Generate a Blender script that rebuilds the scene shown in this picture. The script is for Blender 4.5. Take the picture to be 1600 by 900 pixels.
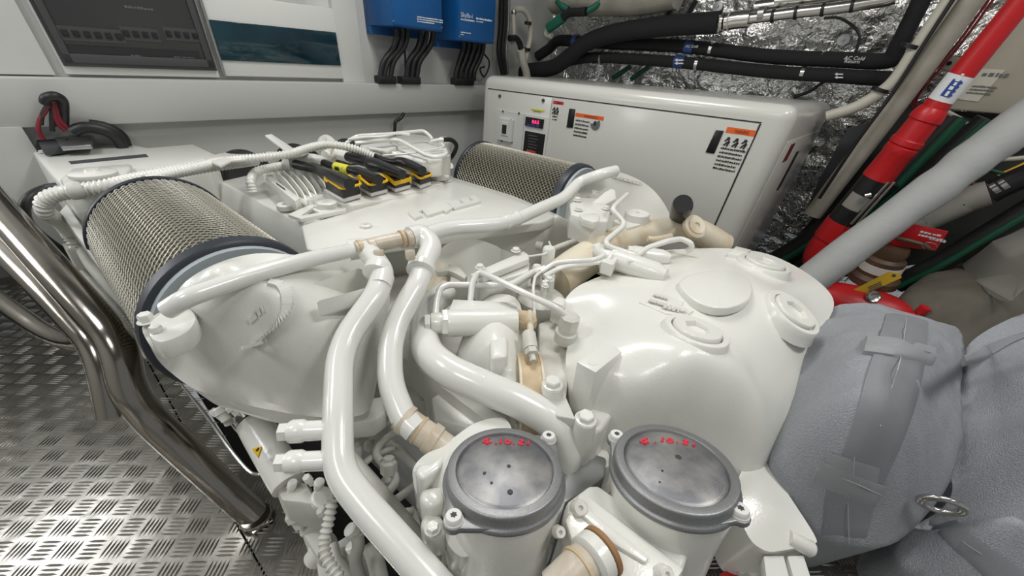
import bpy, bmesh, math, random
import numpy as np
from mathutils import Vector, Matrix
from mathutils.geometry import delaunay_2d_cdt

for o in list(bpy.data.objects):
    bpy.data.objects.remove(o)
scene = bpy.context.scene
col = scene.collection
random.seed(7)

# ------------------------------------------------------------------ camera
FPX = 620.0                                   # focal length in pixels of a 1600 wide frame
def _n(a):
    a = np.asarray(a, float)
    return a / np.linalg.norm(a)
_d = _n([712 - 800, 1250 - 450, FPX])         # plumb direction seen by the camera
_up = -_d
_Y = _n(np.array([0, 0, 1.0]) - _up * _up[2])
_X = np.cross(_Y, _up)
_R0 = np.array([_X, _Y, _up])
_U0 = _n(_R0 @ np.array([(-60 - 800) / FPX, (35 - 450) / FPX, 1.0]))     # engine axis
_V0 = _n(_R0 @ np.array([(1450 - 800) / FPX, (145 - 450) / FPX, 1.0]))   # across the room
_ex = _V0
_ey = _n(_U0 - _ex * (_U0 @ _ex))
_ez = np.cross(_ex, _ey)
_ROT = np.array([_ex, _ey, _ez])
UU = _ROT @ _U0
VV = _ROT @ _V0
ZZ = _ROT @ np.array([0, 0, 1.0])
MF = np.array([UU, VV, ZZ]).T                 # room frame (u along engine, v across, z up) -> world
MI = np.linalg.inv(MF)
CAM = ZZ * 0.894
RC = _ROT @ _R0                               # camera axes (right, down, forward) as columns

cam_data = bpy.data.cameras.new('camera')
cam = bpy.data.objects.new('camera', cam_data)
col.objects.link(cam)
cam_data.sensor_width = 36.0
cam_data.lens = FPX / 1600 * 36
cam_data.clip_start = 0.01
cam.matrix_world = Matrix(((RC[0, 0], -RC[0, 1], -RC[0, 2], CAM[0]),
                           (RC[1, 0], -RC[1, 1], -RC[1, 2], CAM[1]),
                           (RC[2, 0], -RC[2, 1], -RC[2, 2], CAM[2]),
                           (0, 0, 0, 1)))
scene.camera = cam

def W(u, v, z):
    return Vector(MF @ np.array([u, v, z], float))
def DIR(u, v, z):
    return Vector(MF @ np.array([u, v, z], float)).normalized()
def FR(p):
    return MI @ np.array(p, float)
def RAY(x, y):
    return RC @ np.array([(x - 800) / FPX, (y - 450) / FPX, 1.0])
def Q(x, y, u=None, v=None, z=None, d=None):
    """point of the room frame met by the sight line through a pixel: on a plane u, v or z, or at a depth d"""
    c = MI @ CAM
    r = MI @ RAY(x, y)
    if d is not None:
        t = d
    elif u is not None:
        t = (u - c[0]) / r[0]
    elif v is not None:
        t = (v - c[1]) / r[1]
    else:
        t = (z - c[2]) / r[2]
    return c + t * r
def at(x, y, z=None, u=None, v=None, d=None):
    return W(*Q(x, y, u, v, z, d))
def dep(p):
    return float(RC[:, 2] @ (np.array(p) - CAM))
def rad(p, wpx):
    """half of a width of wpx pixels seen at the distance of p"""
    c = RC.T @ (np.array(p) - CAM)
    return 0.5 * wpx * float(c[2]) / FPX

# ------------------------------------------------------------------ light
world = bpy.data.worlds.new('world')
scene.world = world
world.use_nodes = True
bgn = world.node_tree.nodes['Background']
bgn.inputs[0].default_value = (0.93, 0.96, 1.0, 1)
bgn.inputs[1].default_value = 0.36
vs = scene.view_settings
vs.view_transform = 'Standard'
vs.look = 'None'
vs.gamma = 1.0
vs.use_curve_mapping = False
vs.exposure = -0.36

def lamp(name, u, v, z, su, sv, power, colr=(1, 0.98, 0.95), aim=None):
    ld = bpy.data.lights.new(name, 'AREA')
    ld.shape = 'RECTANGLE'
    ld.size = su
    ld.size_y = sv
    ld.energy = power
    ld.color = colr
    o = bpy.data.objects.new(name, ld)
    col.objects.link(o)
    o.location = W(u, v, z)
    if aim is not None:
        dirv = (W(*aim) - o.location).normalized()
        o.rotation_euler = dirv.to_track_quat('-Z', 'Y').to_euler()
    return o
lamp('ceiling_lamp', 1.25, -0.55, 1.90, 0.5, 0.30, 14, (0.95, 0.97, 1))
lamp('ceiling_lamp', 1.05, 0.95, 1.90, 0.25, 0.7, 16)
lamp('ceiling_lamp', -0.35, 0.85, 1.90, 0.45, 0.25, 15)
lamp('ceiling_lamp', 0.15, -0.65, 1.90, 0.35, 0.5, 10)
lamp('floor_shine_light', 1.77, -0.60, 0.93, 0.7, 0.16, 4, (0.94, 0.97, 1), aim=(0.7, -0.5, 0.1))  # unseen light added off frame for the shine on the left floor
lamp('floor_shine_light', 1.77, -1.0, 1.25, 0.5, 0.2, 4, (1, 0.97, 0.92), aim=(0.5, -0.6, 0.1))  # second unseen light, added for the same floor shine
lamp('ceiling_lamp', -0.7, 1.7, 1.90, 0.35, 0.35, 5)

# ------------------------------------------------------------------ materials
MATS = {}
def mat(name, c, rough=0.5, metal=0.0, bump=None, coat=0.0, var=None, emit=None, spec=0.5, alpha=None, trans=0.0, aniso=0.0, stretch=None, weave=None):
    m = bpy.data.materials.new(name)
    m.use_nodes = True
    nt = m.node_tree
    b = nt.nodes['Principled BSDF']
    b.inputs['Base Color'].default_value = (*c, 1)
    b.inputs['Roughness'].default_value = rough
    b.inputs['Metallic'].default_value = metal
    b.inputs['Specular IOR Level'].default_value = spec
    b.inputs['Coat Weight'].default_value = coat
    b.inputs['Coat Roughness'].default_value = 0.12
    b.inputs['Transmission Weight'].default_value = trans
    tc = None
    if bump or var:
        tc = nt.nodes.new('ShaderNodeTexCoord')
        src = tc.outputs['Object']
        if stretch:
            mp = nt.nodes.new('ShaderNodeMapping')
            mp.inputs['Scale'].default_value = stretch
            nt.links.new(src, mp.inputs[0])
            src = mp.outputs[0]
    if bump:
        n = nt.nodes.new('ShaderNodeTexNoise')
        n.inputs['Scale'].default_value = bump[0]
        n.inputs['Detail'].default_value = bump[2] if len(bump) > 2 else 2
        nt.links.new(src, n.inputs['Vector'])
        bp = nt.nodes.new('ShaderNodeBump')
        bp.inputs['Strength'].default_value = bump[1]
        bp.inputs['Distance'].default_value = bump[3] if len(bump) > 3 else 0.002
        nt.links.new(n.outputs['Fac'], bp.inputs['Height'])
        nt.links.new(bp.outputs[0], b.inputs['Normal'])
        if coat:
            nt.links.new(bp.outputs[0], b.inputs['Coat Normal'])
    if var:
        n = nt.nodes.new('ShaderNodeTexNoise')
        n.inputs['Scale'].default_value = var[0]
        n.inputs['Detail'].default_value = 4
        nt.links.new(src, n.inputs['Vector'])
        r = nt.nodes.new('ShaderNodeValToRGB')
        r.color_ramp.elements[0].position = var[2] if len(var) > 2 else 0.35
        r.color_ramp.elements[1].position = var[3] if len(var) > 3 else 0.7
        r.color_ramp.elements[0].color = (*c, 1)
        r.color_ramp.elements[1].color = (*var[1], 1)
        nt.links.new(n.outputs['Fac'], r.inputs[0])
        nt.links.new(r.outputs[0], b.inputs['Base Color'])
    if weave:
        tcw = nt.nodes.new('ShaderNodeTexCoord'); mpw = nt.nodes.new('ShaderNodeMapping')
        mpw.inputs['Rotation'].default_value = (0.3, 0.2, 0.785)
        ck = nt.nodes.new('ShaderNodeTexChecker'); ck.inputs['Scale'].default_value = weave[0]
        nt.links.new(tcw.outputs['Object'], mpw.inputs[0]); nt.links.new(mpw.outputs[0], ck.inputs[0])
        bw_ = nt.nodes.new('ShaderNodeBump'); bw_.inputs['Strength'].default_value = weave[1]; bw_.inputs['Distance'].default_value = 0.002
        nt.links.new(ck.outputs['Fac'], bw_.inputs['Height']); nt.links.new(bw_.outputs[0], b.inputs['Normal'])
        mxw = nt.nodes.new('ShaderNodeMix'); mxw.data_type = 'RGBA'
        mxw.inputs[6].default_value = (*c, 1); mxw.inputs[7].default_value = (c[0] * 1.35, c[1] * 1.35, c[2] * 1.35, 1)
        nt.links.new(ck.outputs['Fac'], mxw.inputs[0]); nt.links.new(mxw.outputs[2], b.inputs['Base Color'])
    if emit:
        b.inputs['Emission Color'].default_value = (*c, 1)
        b.inputs['Emission Strength'].default_value = emit
    if alpha is not None:
        b.inputs['Alpha'].default_value = alpha
    MATS[name] = m
    return m
mat('white_paint', (0.74, 0.74, 0.69), 0.30, bump=(260, 0.30, 2, 0.0008), coat=0.4)
mat('white_cast', (0.73, 0.73, 0.68), 0.34, bump=(330, 0.35, 2, 0.0010), coat=0.3)
mat('pipe_paint', (0.75, 0.755, 0.715), 0.22, bump=(300, 0.05, 2, 0.0005), coat=0.5)
mat('dull_white', (0.60, 0.60, 0.555), 0.5, bump=(200, 0.15), var=(14, (0.50, 0.48, 0.41), 0.45, 0.8))
mat('aged_cream', (0.70, 0.64, 0.51), 0.4, bump=(180, 0.12), var=(11, (0.52, 0.41, 0.26), 0.45, 0.75))
mat('tan_band', (0.60, 0.48, 0.32), 0.45, bump=(90, 0.3), var=(30, (0.45, 0.33, 0.19)))
mat('tan_hose', (0.55, 0.49, 0.40), 0.45, bump=(120, 0.4), var=(40, (0.40, 0.30, 0.2)))
mat('beige_hose', (0.62, 0.57, 0.48), 0.35, bump=(90, 0.35), var=(30, (0.50, 0.42, 0.31)))
mat('rust_line', (0.30, 0.16, 0.07), 0.7)
mat('wall_white', (0.59, 0.595, 0.57), 0.5, bump=(900, 0.08))
mat('wall_grey', (0.48, 0.485, 0.46), 0.55, bump=(700, 0.1))
mat('panel_white', (0.64, 0.645, 0.615), 0.35)
mat('generator_white', (0.62, 0.62, 0.575), 0.28, coat=0.4, bump=(300, 0.03))
mat('smoked_plastic', (0.042, 0.042, 0.043), 0.32, bump=(60, 0.1))
mat('breaker_row', (0.060, 0.060, 0.062), 0.5)
mat('dark_slot', (0.018, 0.018, 0.02), 0.5)
mat('teal_glass', (0.006, 0.022, 0.032), 0.08, var=(6, (0.012, 0.05, 0.065)))
mat('blue_enamel', (0.007, 0.095, 0.30), 0.42, bump=(700, 0.1))
mat('print_white', (0.75, 0.77, 0.78), 0.6)
mat('black_rubber', (0.012, 0.012, 0.013), 0.45, bump=(200, 0.15))
mat('black_foam', (0.010, 0.010, 0.011), 0.85, bump=(500, 0.4))
mat('black_plastic', (0.013, 0.013, 0.014), 0.32, bump=(300, 0.06))
mat('slate_rubber', (0.025, 0.030, 0.040), 0.42)
mat('yellow_clip', (0.80, 0.47, 0.01), 0.4)
mat('yellow_tag', (0.74, 0.48, 0.03), 0.5)
mat('label_yellow', (0.68, 0.66, 0.05), 0.5)
mat('orange_label', (0.80, 0.14, 0.025), 0.5)
mat('red_label', (0.55, 0.04, 0.04), 0.5)
mat('label_white', (0.70, 0.70, 0.67), 0.5)
mat('print_black', (0.02, 0.02, 0.02), 0.6)
mat('print_grey', (0.12, 0.13, 0.13), 0.6)
mat('print_blue', (0.02, 0.06, 0.28), 0.5)
mat('navy_label', (0.03, 0.06, 0.20), 0.5)
mat('led_red', (1.0, 0.03, 0.14), 0.4, emit=4)
mat('foil', (0.80, 0.80, 0.78), 0.17, 1.0, bump=(26, 0.9, 5, 0.02))
mat('steel', (0.60, 0.59, 0.56), 0.22, 1.0, bump=(40, 0.05))
mat('rail_steel', (0.34, 0.315, 0.28), 0.17, 1.0, bump=(25, 0.12, 2, 0.003))
mat('zinc', (0.42, 0.43, 0.43), 0.38, 1.0, bump=(150, 0.1))
mat('tread_metal', (0.46, 0.445, 0.41), 0.27, 1.0, bump=(11, 0.35, 3, 0.008), var=(5, (0.34, 0.325, 0.295)))
mat('tread_dark', (0.20, 0.20, 0.19), 0.45, 1.0, bump=(9, 0.2, 3, 0.008))
mat('filter_wire', (0.38, 0.365, 0.305), 0.45, 0.4)
mat('filter_paper', (0.11, 0.10, 0.07), 0.85, bump=(300, 0.2))
mat('cap_metal', (0.27, 0.275, 0.28), 0.45, 0.8, bump=(900, 0.25, 2, 0.0008), var=(500, (0.33, 0.335, 0.335)))
mat('cap_dish', (0.22, 0.225, 0.24), 0.42, 0.8, bump=(1100, 0.3, 2, 0.0008), var=(22, (0.42, 0.415, 0.40), 0.40, 0.66))
mat('spot', (0.07, 0.07, 0.075), 0.6, 0.5)
mat('red_marker', (0.62, 0.03, 0.06), 0.6)
mat('fire_red', (0.52, 0.012, 0.016), 0.36, bump=(120, 0.1))
mat('maroon', (0.16, 0.012, 0.016), 0.4)
mat('blanket', (0.255, 0.27, 0.292), 0.62, bump=(520, 0.75, 1, 0.0022), var=(420, (0.33, 0.347, 0.37)))
mat('webbing', (0.225, 0.236, 0.25), 0.7, bump=(700, 0.5, 1, 0.0015), stretch=(1, 3, 1))
mat('stitch', (0.42, 0.42, 0.41), 0.8)
mat('grey_sleeve', (0.36, 0.37, 0.36), 0.7, bump=(28, 0.4, 3, 0.006))
mat('beige_box', (0.40, 0.375, 0.30), 0.5, bump=(100, 0.1), var=(6, (0.34, 0.31, 0.25)))
mat('brown_cover', (0.105, 0.095, 0.075), 0.8, bump=(14, 0.5, 4, 0.01), var=(7, (0.17, 0.155, 0.125)))
mat('putty', (0.27, 0.265, 0.235), 0.6, bump=(60, 0.3))
mat('brown_body', (0.075, 0.045, 0.028), 0.45, var=(12, (0.13, 0.08, 0.045)))
mat('cream_hose', (0.55, 0.53, 0.45), 0.45)
mat('old_pipe', (0.40, 0.385, 0.33), 0.5, bump=(100, 0.1), var=(12, (0.30, 0.28, 0.23)))
mat('green_hose', (0.006, 0.075, 0.038), 0.5)
mat('green_bright', (0.012, 0.13, 0.08), 0.4)
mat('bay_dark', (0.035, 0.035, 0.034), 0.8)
mat('dark_grey', (0.045, 0.048, 0.052), 0.6)
mat('grey_gasket', (0.34, 0.38, 0.40), 0.5)
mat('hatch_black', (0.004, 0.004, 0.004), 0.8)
mat('cable_red', (0.18, 0.01, 0.02), 0.4)
mat('ceiling_grey', (0.30, 0.30, 0.29), 0.6)
mat('webbing_light', (0.29, 0.302, 0.315), 0.7, bump=(700, 0.5, 1, 0.0015), stretch=(1, 3, 1))
# ------------------------------------------------------------------ object helpers
def tag(o, label=None, cat=None, group=None, kind=None):
    if label: o['label'] = label
    if cat: o['category'] = cat
    if group: o['group'] = group
    if kind: o['kind'] = kind
    return o
def thing(name, base, label, cat, group=None):
    o = bpy.data.objects.new(name, None)
    o.empty_display_size = 0.05
    col.objects.link(o)
    o.location = base
    return tag(o, label, cat, group)
def link(name, me, material, parent=None, smooth=40):
    me.name = name
    me.materials.append(MATS[material] if isinstance(material, str) else material)
    if smooth:
        for p in me.polygons: p.use_smooth = True
        me.set_sharp_from_angle(angle=math.radians(smooth))
    o = bpy.data.objects.new(name, me)
    col.objects.link(o)
    if parent is not None:
        o.parent = parent
        if parent.type == 'EMPTY':
            o.location = -parent.location      # vertices are in world coordinates
    return o
class MB:
    def __init__(s):
        s.v = []; s.f = []
    def add(s, vs_, fs):
        k = len(s.v)
        s.v.extend([tuple(x) for x in vs_])
        s.f.extend([tuple(i + k for i in f) for f in fs])
        return s
    def mesh(s):
        me = bpy.data.meshes.new('m')
        me.from_pydata(s.v, [], s.f)
        bm = bmesh.new(); bm.from_mesh(me)
        bmesh.ops.recalc_face_normals(bm, faces=bm.faces)
        bm.to_mesh(me); bm.free()
        return me
    def build(s, name, material, parent=None, smooth=40, bevel=0, seg=2):
        me = s.mesh()
        if bevel: bevel_mesh(me, bevel, seg)
        return link(name, me, material, parent, smooth)
def bevel_mesh(me, w, seg=2, ang=30):
    bm = bmesh.new(); bm.from_mesh(me)
    ed = [e for e in bm.edges if len(e.link_faces) == 2 and e.calc_face_angle(0) > math.radians(ang)]
    bmesh.ops.bevel(bm, geom=ed, offset=w, segments=seg, profile=0.5, affect='EDGES', clamp_overlap=True)
    bm.to_mesh(me); bm.free()
HEX = [(0, 3, 2, 1), (4, 5, 6, 7), (0, 1, 5, 4), (1, 2, 6, 5), (2, 3, 7, 6), (3, 0, 4, 7)]
def boxf(mb, u0, u1, v0, v1, z0, z1):
    """box whose edges follow the room frame"""
    return mb.add([W(u0, v0, z0), W(u1, v0, z0), W(u1, v1, z0), W(u0, v1, z0),
                   W(u0, v0, z1), W(u1, v0, z1), W(u1, v1, z1), W(u0, v1, z1)], HEX)
def prism(mb, pts, ext):
    """polygon (world points) pushed along ext"""
    n = len(pts); ext = Vector(ext)
    vs_ = [Vector(p) for p in pts] + [Vector(p) + ext for p in pts]
    fs = [tuple(range(n - 1, -1, -1)), tuple(range(n, 2 * n))] + [(i, (i + 1) % n, n + (i + 1) % n, n + i) for i in range(n)]
    return mb.add(vs_, fs)
def basis(ax):
    ax = Vector(ax).normalized()
    t = Vector((0, 0, 1)) if abs(ax.z) < 0.9 else Vector((1, 0, 0))
    a = ax.cross(t).normalized()
    return a, ax.cross(a), ax
def lathe(mb, base, ax, prof, seg=32, rot=0.0, sx=1.0):
    """profile of (radius, height) turned about ax"""
    a, b, c = basis(ax); base = Vector(base)
    vs_ = []; fs = []
    for r, h in prof:
        for i in range(seg):
            t = 2 * math.pi * i / seg + rot
            vs_.append(base + a * (r * sx * math.cos(t)) + b * (r * math.sin(t)) + c * h)
    m = len(prof)
    for j in range(m - 1):
        for i in range(seg):
            k = (i + 1) % seg
            fs.append((j * seg + i, j * seg + k, (j + 1) * seg + k, (j + 1) * seg + i))
    fs.append(tuple(range(seg - 1, -1, -1)))
    fs.append(tuple((m - 1) * seg + i for i in range(seg)))
    return mb.add(vs_, fs)
def spline(pts, n=8, closed=False):
    """Catmull-Rom through points (numpy rows)"""
    P = [np.array(p, float) for p in pts]
    out = []
    m = len(P)
    rng = range(m) if closed else range(m - 1)
    for i in rng:
        if closed:
            p0, p1, p2, p3 = P[i - 1], P[i], P[(i + 1) % m], P[(i + 2) % m]
        else:
            p1, p2 = P[i], P[i + 1]
            p0 = P[i - 1] if i else 2 * p1 - p2
            p3 = P[i + 2] if i + 2 < m else 2 * p2 - p1
        for k in range(n):
            t = k / n
            out.append(0.5 * ((2 * p1) + (p2 - p0) * t + (2 * p0 - 5 * p1 + 4 * p2 - p3) * t * t + (3 * p1 - p0 - 3 * p2 + p3) * t ** 3))
    if not closed: out.append(P[-1])
    return out
def fillet(pts, rads, n=6):
    """polyline with its corners rounded"""
    P = [np.array(p, float) for p in pts]
    out = [P[0]]
    for i in range(1, len(P) - 1):
        a, b, c = P[i - 1], P[i], P[i + 1]
        r = rads
        d1, d2 = a[:3] - b[:3], c[:3] - b[:3]
        l1, l2 = np.linalg.norm(d1), np.linalg.norm(d2)
        t = min(r, 0.48 * l1, 0.48 * l2)
        s, e = b + (a - b) * t / l1, b + (c - b) * t / l2
        for k in range(n + 1):
            q = k / n
            out.append((1 - q) ** 2 * s + 2 * q * (1 - q) * b + q * q * e)
    out.append(P[-1])
    return out
def sweep(mb, path, seg=16, ribs=None, cap=True):
    """tube through rows (x, y, z, r); ribs = (pitch, depth) makes it corrugated"""
    path = [np.array(p, float) for p in path]
    if ribs:
        L = [0]
        for a, b in zip(path[:-1], path[1:]): L.append(L[-1] + np.linalg.norm(b[:3] - a[:3]))
        nn = max(4, int(L[-1] / ribs[0]) * 4)
        S_ = np.linspace(0, L[-1], nn + 1)
        arr = np.array(path)
        cols = [np.interp(S_, L, arr[:, k]) for k in range(4)]
        path = []
        for i in range(nn + 1):
            f_ = (0, -0.7, -1, -0.3)[i % 4]
            path.append(np.array([cols[0][i], cols[1][i], cols[2][i], cols[3][i] + f_ * ribs[1]]))
    n = len(path)
    pos = [Vector(p[:3]) for p in path]
    tan = []
    for i in range(n):
        t = pos[min(i + 1, n - 1)] - pos[max(i - 1, 0)]
        tan.append(t.normalized() if t.length > 1e-9 else Vector((0, 0, 1)))
    a, b, c = basis(tan[0])
    vs_ = []; fs = []
    for i in range(n):
        a = (a - tan[i] * a.dot(tan[i])).normalized()
        b = tan[i].cross(a)
        for k in range(seg):
            th = 2 * math.pi * k / seg
            vs_.append(pos[i] + (a * math.cos(th) + b * math.sin(th)) * path[i][3])
    for i in range(n - 1):
        for k in range(seg):
            k2 = (k + 1) % seg
            fs.append((i * seg + k, i * seg + k2, (i + 1) * seg + k2, (i + 1) * seg + k))
    if cap:
        fs.append(tuple(range(seg - 1, -1, -1)))
        fs.append(tuple((n - 1) * seg + k for k in range(seg)))
    return mb.add(vs_, fs)
def pts4(pl, w=None):
    """rows (px, py, z[, width px]) -> world rows with radius"""
    out = []
    for p in pl:
        q = at(p[0], p[1], z=p[2])
        wp = p[3] if len(p) > 3 else w
        out.append((*q, rad(q, wp)))
    return out
def even(rows):
    """the same radius all along"""
    r = sum(x[3] for x in rows) / len(rows)
    return [(*x[:3], r) for x in rows]
def pipe(name, pl, w, material, parent, bend=None, seg=18, const=True, ribs=None, n=7):
    rows = pts4(pl, w)
    if const: rows = even(rows)
    path = fillet(rows, bend) if bend else spline(rows, n)
    mb = MB(); sweep(mb, path, seg, ribs)
    return mb.build(name, material, parent, smooth=50)
def pipe_d(name, pl, material, parent, n=7, bend=None, seg=16, ribs=None, const=False):
    """rows (px, py, depth, width px)"""
    rows = []
    for x, y, d, w in pl:
        q = at(x, y, d=d)
        rows.append((*q, rad(q, w)))
    if const: rows = even(rows)
    path = fillet(rows, bend) if bend else spline(rows, n)
    mb = MB(); sweep(mb, path, seg, ribs)
    return mb.build(name, material, parent, smooth=50)
def pipe_p(name, pl, material, parent, plane, n=7, bend=None, seg=14, ribs=None):
    """rows (px, py, width px) on a plane ('u'|'v', value)"""
    rows = []
    for r in pl:
        q = at(r[0], r[1], **{plane[0]: r[3] if len(r) > 3 else plane[1]})
        rows.append((*q, rad(q, r[2])))
    path = fillet(even(rows), bend) if bend else spline(even(rows), n)
    mb = MB(); sweep(mb, path, seg, ribs)
    return mb.build(name, material, parent, smooth=50)
def ring(name, p, ax, r0, r1, h, material, parent, seg=28):
    """band round a pipe"""
    mb = MB()
    a = Vector(ax).normalized()
    lathe(mb, Vector(p) - a * h / 2, a, [(r0, 0), (r1 * 0.97, 0), (r1, h * 0.15), (r1, h * 0.85), (r1 * 0.97, h), (r0, h)], seg)
    return mb.build(name, material, parent)
def bolt(p, ax, r, parent, material='white_paint', name='bolt', h=None, washer=True):
    mb = MB()
    h = h or r * 0.75
    prof = []
    if washer:
        lathe(mb, p, ax, [(r * 1.28, 0), (r * 1.28, r * 0.14), (r * 1.2, r * 0.18)], 20)
    lathe(mb, Vector(p) + Vector(ax).normalized() * r * 0.1, ax, [(r, 0), (r, h * 0.8), (r * 0.86, h)], 6, rot=0.3)
    return mb.build(name, material, parent, smooth=30)
LEGIBLE = {'Skylla-i', 'WARNING', 'CAUTION', 'AC Cold', 'Return', 'X1', '8.0.5'}
def small_print(name, s, origin, xdir, ydir, size, material, parent, thick, wide, fit):
    """print too small to read in the photograph: a broken line of strokes"""
    xd = Vector(xdir).normalized(); yd = Vector(ydir).normalized(); zd = xd.cross(yd).normalized(); o = Vector(origin)
    total = .56 * size * len(s) * wide; k = (fit / total) if fit else 1
    mb = MB(); x = 0.0; rr = random.Random(len(s) * 7 + ord(s[0]))
    while x < total:
        w = size * rr.uniform(.25, .9); w = min(w, total - x); h = size * rr.uniform(.42, .62)
        if w > size * .12:
            prism(mb, [o + xd * (x * k), o + xd * ((x + w) * k), o + xd * ((x + w) * k) + yd * h, o + xd * (x * k) + yd * h], zd * (thick + .0002))
        x += w + size * rr.uniform(.10, .28)
    return mb.build(name, material, parent, smooth=0)
def text(name, s, origin, xdir, ydir, size, material, parent, thick=0.0004, wide=1.0, align='LEFT', fit=None):
    if s not in LEGIBLE:
        return small_print('small_print', s, origin, xdir, ydir, size, material, parent, thick, wide, fit)
    cu = bpy.data.curves.new('t', 'FONT')
    cu.body = s; cu.size = 1.0; cu.align_x = align
    cu.extrude = thick / size / 2
    cu.resolution_u = 2
    o = bpy.data.objects.new('t', cu); col.objects.link(o)
    bpy.context.view_layer.update()
    me = bpy.data.meshes.new_from_object(o.evaluated_get(bpy.context.evaluated_depsgraph_get()))
    bpy.data.objects.remove(o)
    xd = Vector(xdir).normalized(); yd = Vector(ydir).normalized(); zd = xd.cross(yd).normalized()
    for v in me.vertices:
        c = v.co
        v.co = Vector(origin) + xd * (c.x * size * wide) + yd * (c.y * size) + zd * (c.z * size + thick)
    if fit:
        w_ = max((v.co - Vector(origin)).dot(xd) for v in me.vertices)
        for v in me.vertices:
            k_ = (v.co - Vector(origin)).dot(xd); v.co += xd * (k_ * (fit / w_ - 1))
    me.materials.clear()
    return link(name, me, material, parent, smooth=0)
def tps(ctrl, lam=1e-7):
    C = np.array(ctrl, float)
    n = len(C)
    d = np.hypot(C[:, None, 0] - C[None, :, 0], C[:, None, 1] - C[None, :, 1])
    K = np.where(d > 0, d * d * np.log(np.maximum(d, 1e-12)), 0) + np.diag(np.broadcast_to(lam, (n,)))
    Pm = np.c_[np.ones(n), C[:, :2]]
    A = np.block([[K, Pm], [Pm.T, np.zeros((3, 3))]])
    s = np.linalg.solve(A, np.r_[C[:, 2], 0, 0, 0])
    def f(xy):
        xy = np.atleast_2d(xy)
        dd = np.hypot(xy[:, None, 0] - C[None, :, 0], xy[:, None, 1] - C[None, :, 1])
        k = np.where(dd > 0, dd * dd * np.log(np.maximum(dd, 1e-12)), 0)
        return k @ s[:n] + s[n] + xy @ s[n + 1:]
    return f
def patch(name, outline, inner, drop, material, parent, res=0.012, n=5, straight=False, lip=None, smooth=50, warp=None, taper=1.0, lam=1e-7):
    """cast solid: a smooth top through (px, py, z) points inside a traced outline, with walls going down by drop"""
    O_ = [Q(x, y, z=z) for x, y, z in outline]
    I_ = [Q(x, y, z=z) for x, y, z in inner]
    ring_ = O_ if straight else spline(O_, n, closed=True)
    if straight:
        rr = []
        for a, b in zip(ring_, ring_[1:] + ring_[:1]):
            k = max(1, int(np.hypot(*(b - a)[:2]) / (res * 1.5)))
            rr += [a + (b - a) * i / k for i in range(k)]
        ring_ = rr
    f = tps(list(ring_) + I_, np.array([1e-6] * len(ring_) + [lam] * len(I_)))
    poly = np.array([p[:2] for p in ring_])
    m = len(poly)
    lo, hi = poly.min(0), poly.max(0)
    gx, gy = np.meshgrid(np.arange(lo[0], hi[0], res), np.arange(lo[1], hi[1], res))
    g = np.c_[gx.ravel(), gy.ravel()]
    ins = np.zeros(len(g), bool)
    dmin = np.full(len(g), 9.0)
    for i in range(m):
        a, b = poly[i], poly[(i + 1) % m]
        cnd = (a[1] > g[:, 1]) != (b[1] > g[:, 1])
        with np.errstate(divide='ignore', invalid='ignore'):
            xi = a[0] + (g[:, 1] - a[1]) * (b[0] - a[0]) / (b[1] - a[1])
        ins ^= cnd & (g[:, 0] < xi)
        ab = b - a; t = np.clip(((g - a) @ ab) / max(ab @ ab, 1e-12), 0, 1)
        dmin = np.minimum(dmin, np.hypot(*(a + t[:, None] * ab - g).T))
    g = g[ins & (dmin > res * 0.45)]
    allp = np.r_[poly, g]
    vs2, _, fs, _, _, _ = delaunay_2d_cdt([Vector(p) for p in allp], [(i, (i + 1) % m) for i in range(m)], [list(range(m))], 1, 1e-7)
    xy = np.array([[v.x, v.y] for v in vs2])
    zz = f(xy)
    if warp is not None: zz = zz + warp(xy)
    mb = MB()
    mb.add([W(p[0], p[1], z) for p, z in zip(xy, zz)], fs)
    c2 = poly.mean(0)
    zb = f(poly) + (warp(poly) if warp is not None else 0)
    prev = [W(p[0], p[1], z) for p, z in zip(poly, zb)]
    low = []
    for p, z in zip(poly, zb):
        q = c2 + (p - c2) * taper
        low.append(W(q[0], q[1], (drop if drop >= 0 and drop < 0.0001 else z - drop)))
    mid = [a.lerp(b, 0.12) for a, b in zip(prev, low)]
    mb.add(prev + mid + low, [(i, (i + 1) % m, m + (i + 1) % m, m + i) for i in range(m)] +
           [(m + i, m + (i + 1) % m, 2 * m + (i + 1) % m, 2 * m + i) for i in range(m)] + [tuple(range(3 * m - 1, 2 * m - 1, -1))])
    me = mb.mesh()
    bm = bmesh.new(); bm.from_mesh(me)
    bmesh.ops.remove_doubles(bm, verts=bm.verts, dist=1e-5)
    bmesh.ops.recalc_face_normals(bm, faces=bm.faces)
    bm.to_mesh(me); bm.free()
    o = link(name, me, material, parent, smooth)
    ff = f if warp is None else (lambda q: f(q) + warp(np.atleast_2d(q)))
    return o, (lambda x, y, z0: surf(ff, x, y, z0))
def surf(f, x, y, z0):
    """world point where the sight line through a pixel first meets the height surface f"""
    zs = np.linspace(0.62, 0.05, 200)
    q = np.array([Q(x, y, z=z) for z in zs])
    d = np.array(f(q[:, :2])) - zs
    i = np.argmax(d > 0)
    if d[i] <= 0: return W(*Q(x, y, z=z0))
    if i == 0: return W(*q[0])
    t = d[i - 1] / (d[i - 1] - d[i])
    return W(*(q[i - 1] + (q[i] - q[i - 1]) * t))
def on_plane(x, y, p, n):
    r = Vector(RAY(x, y)); c = Vector(CAM); return c + r * ((Vector(p) - c).dot(n) / r.dot(n))
def quad_on(pxs, **pl):
    return [at(x, y, **pl) for x, y in pxs]
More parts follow.
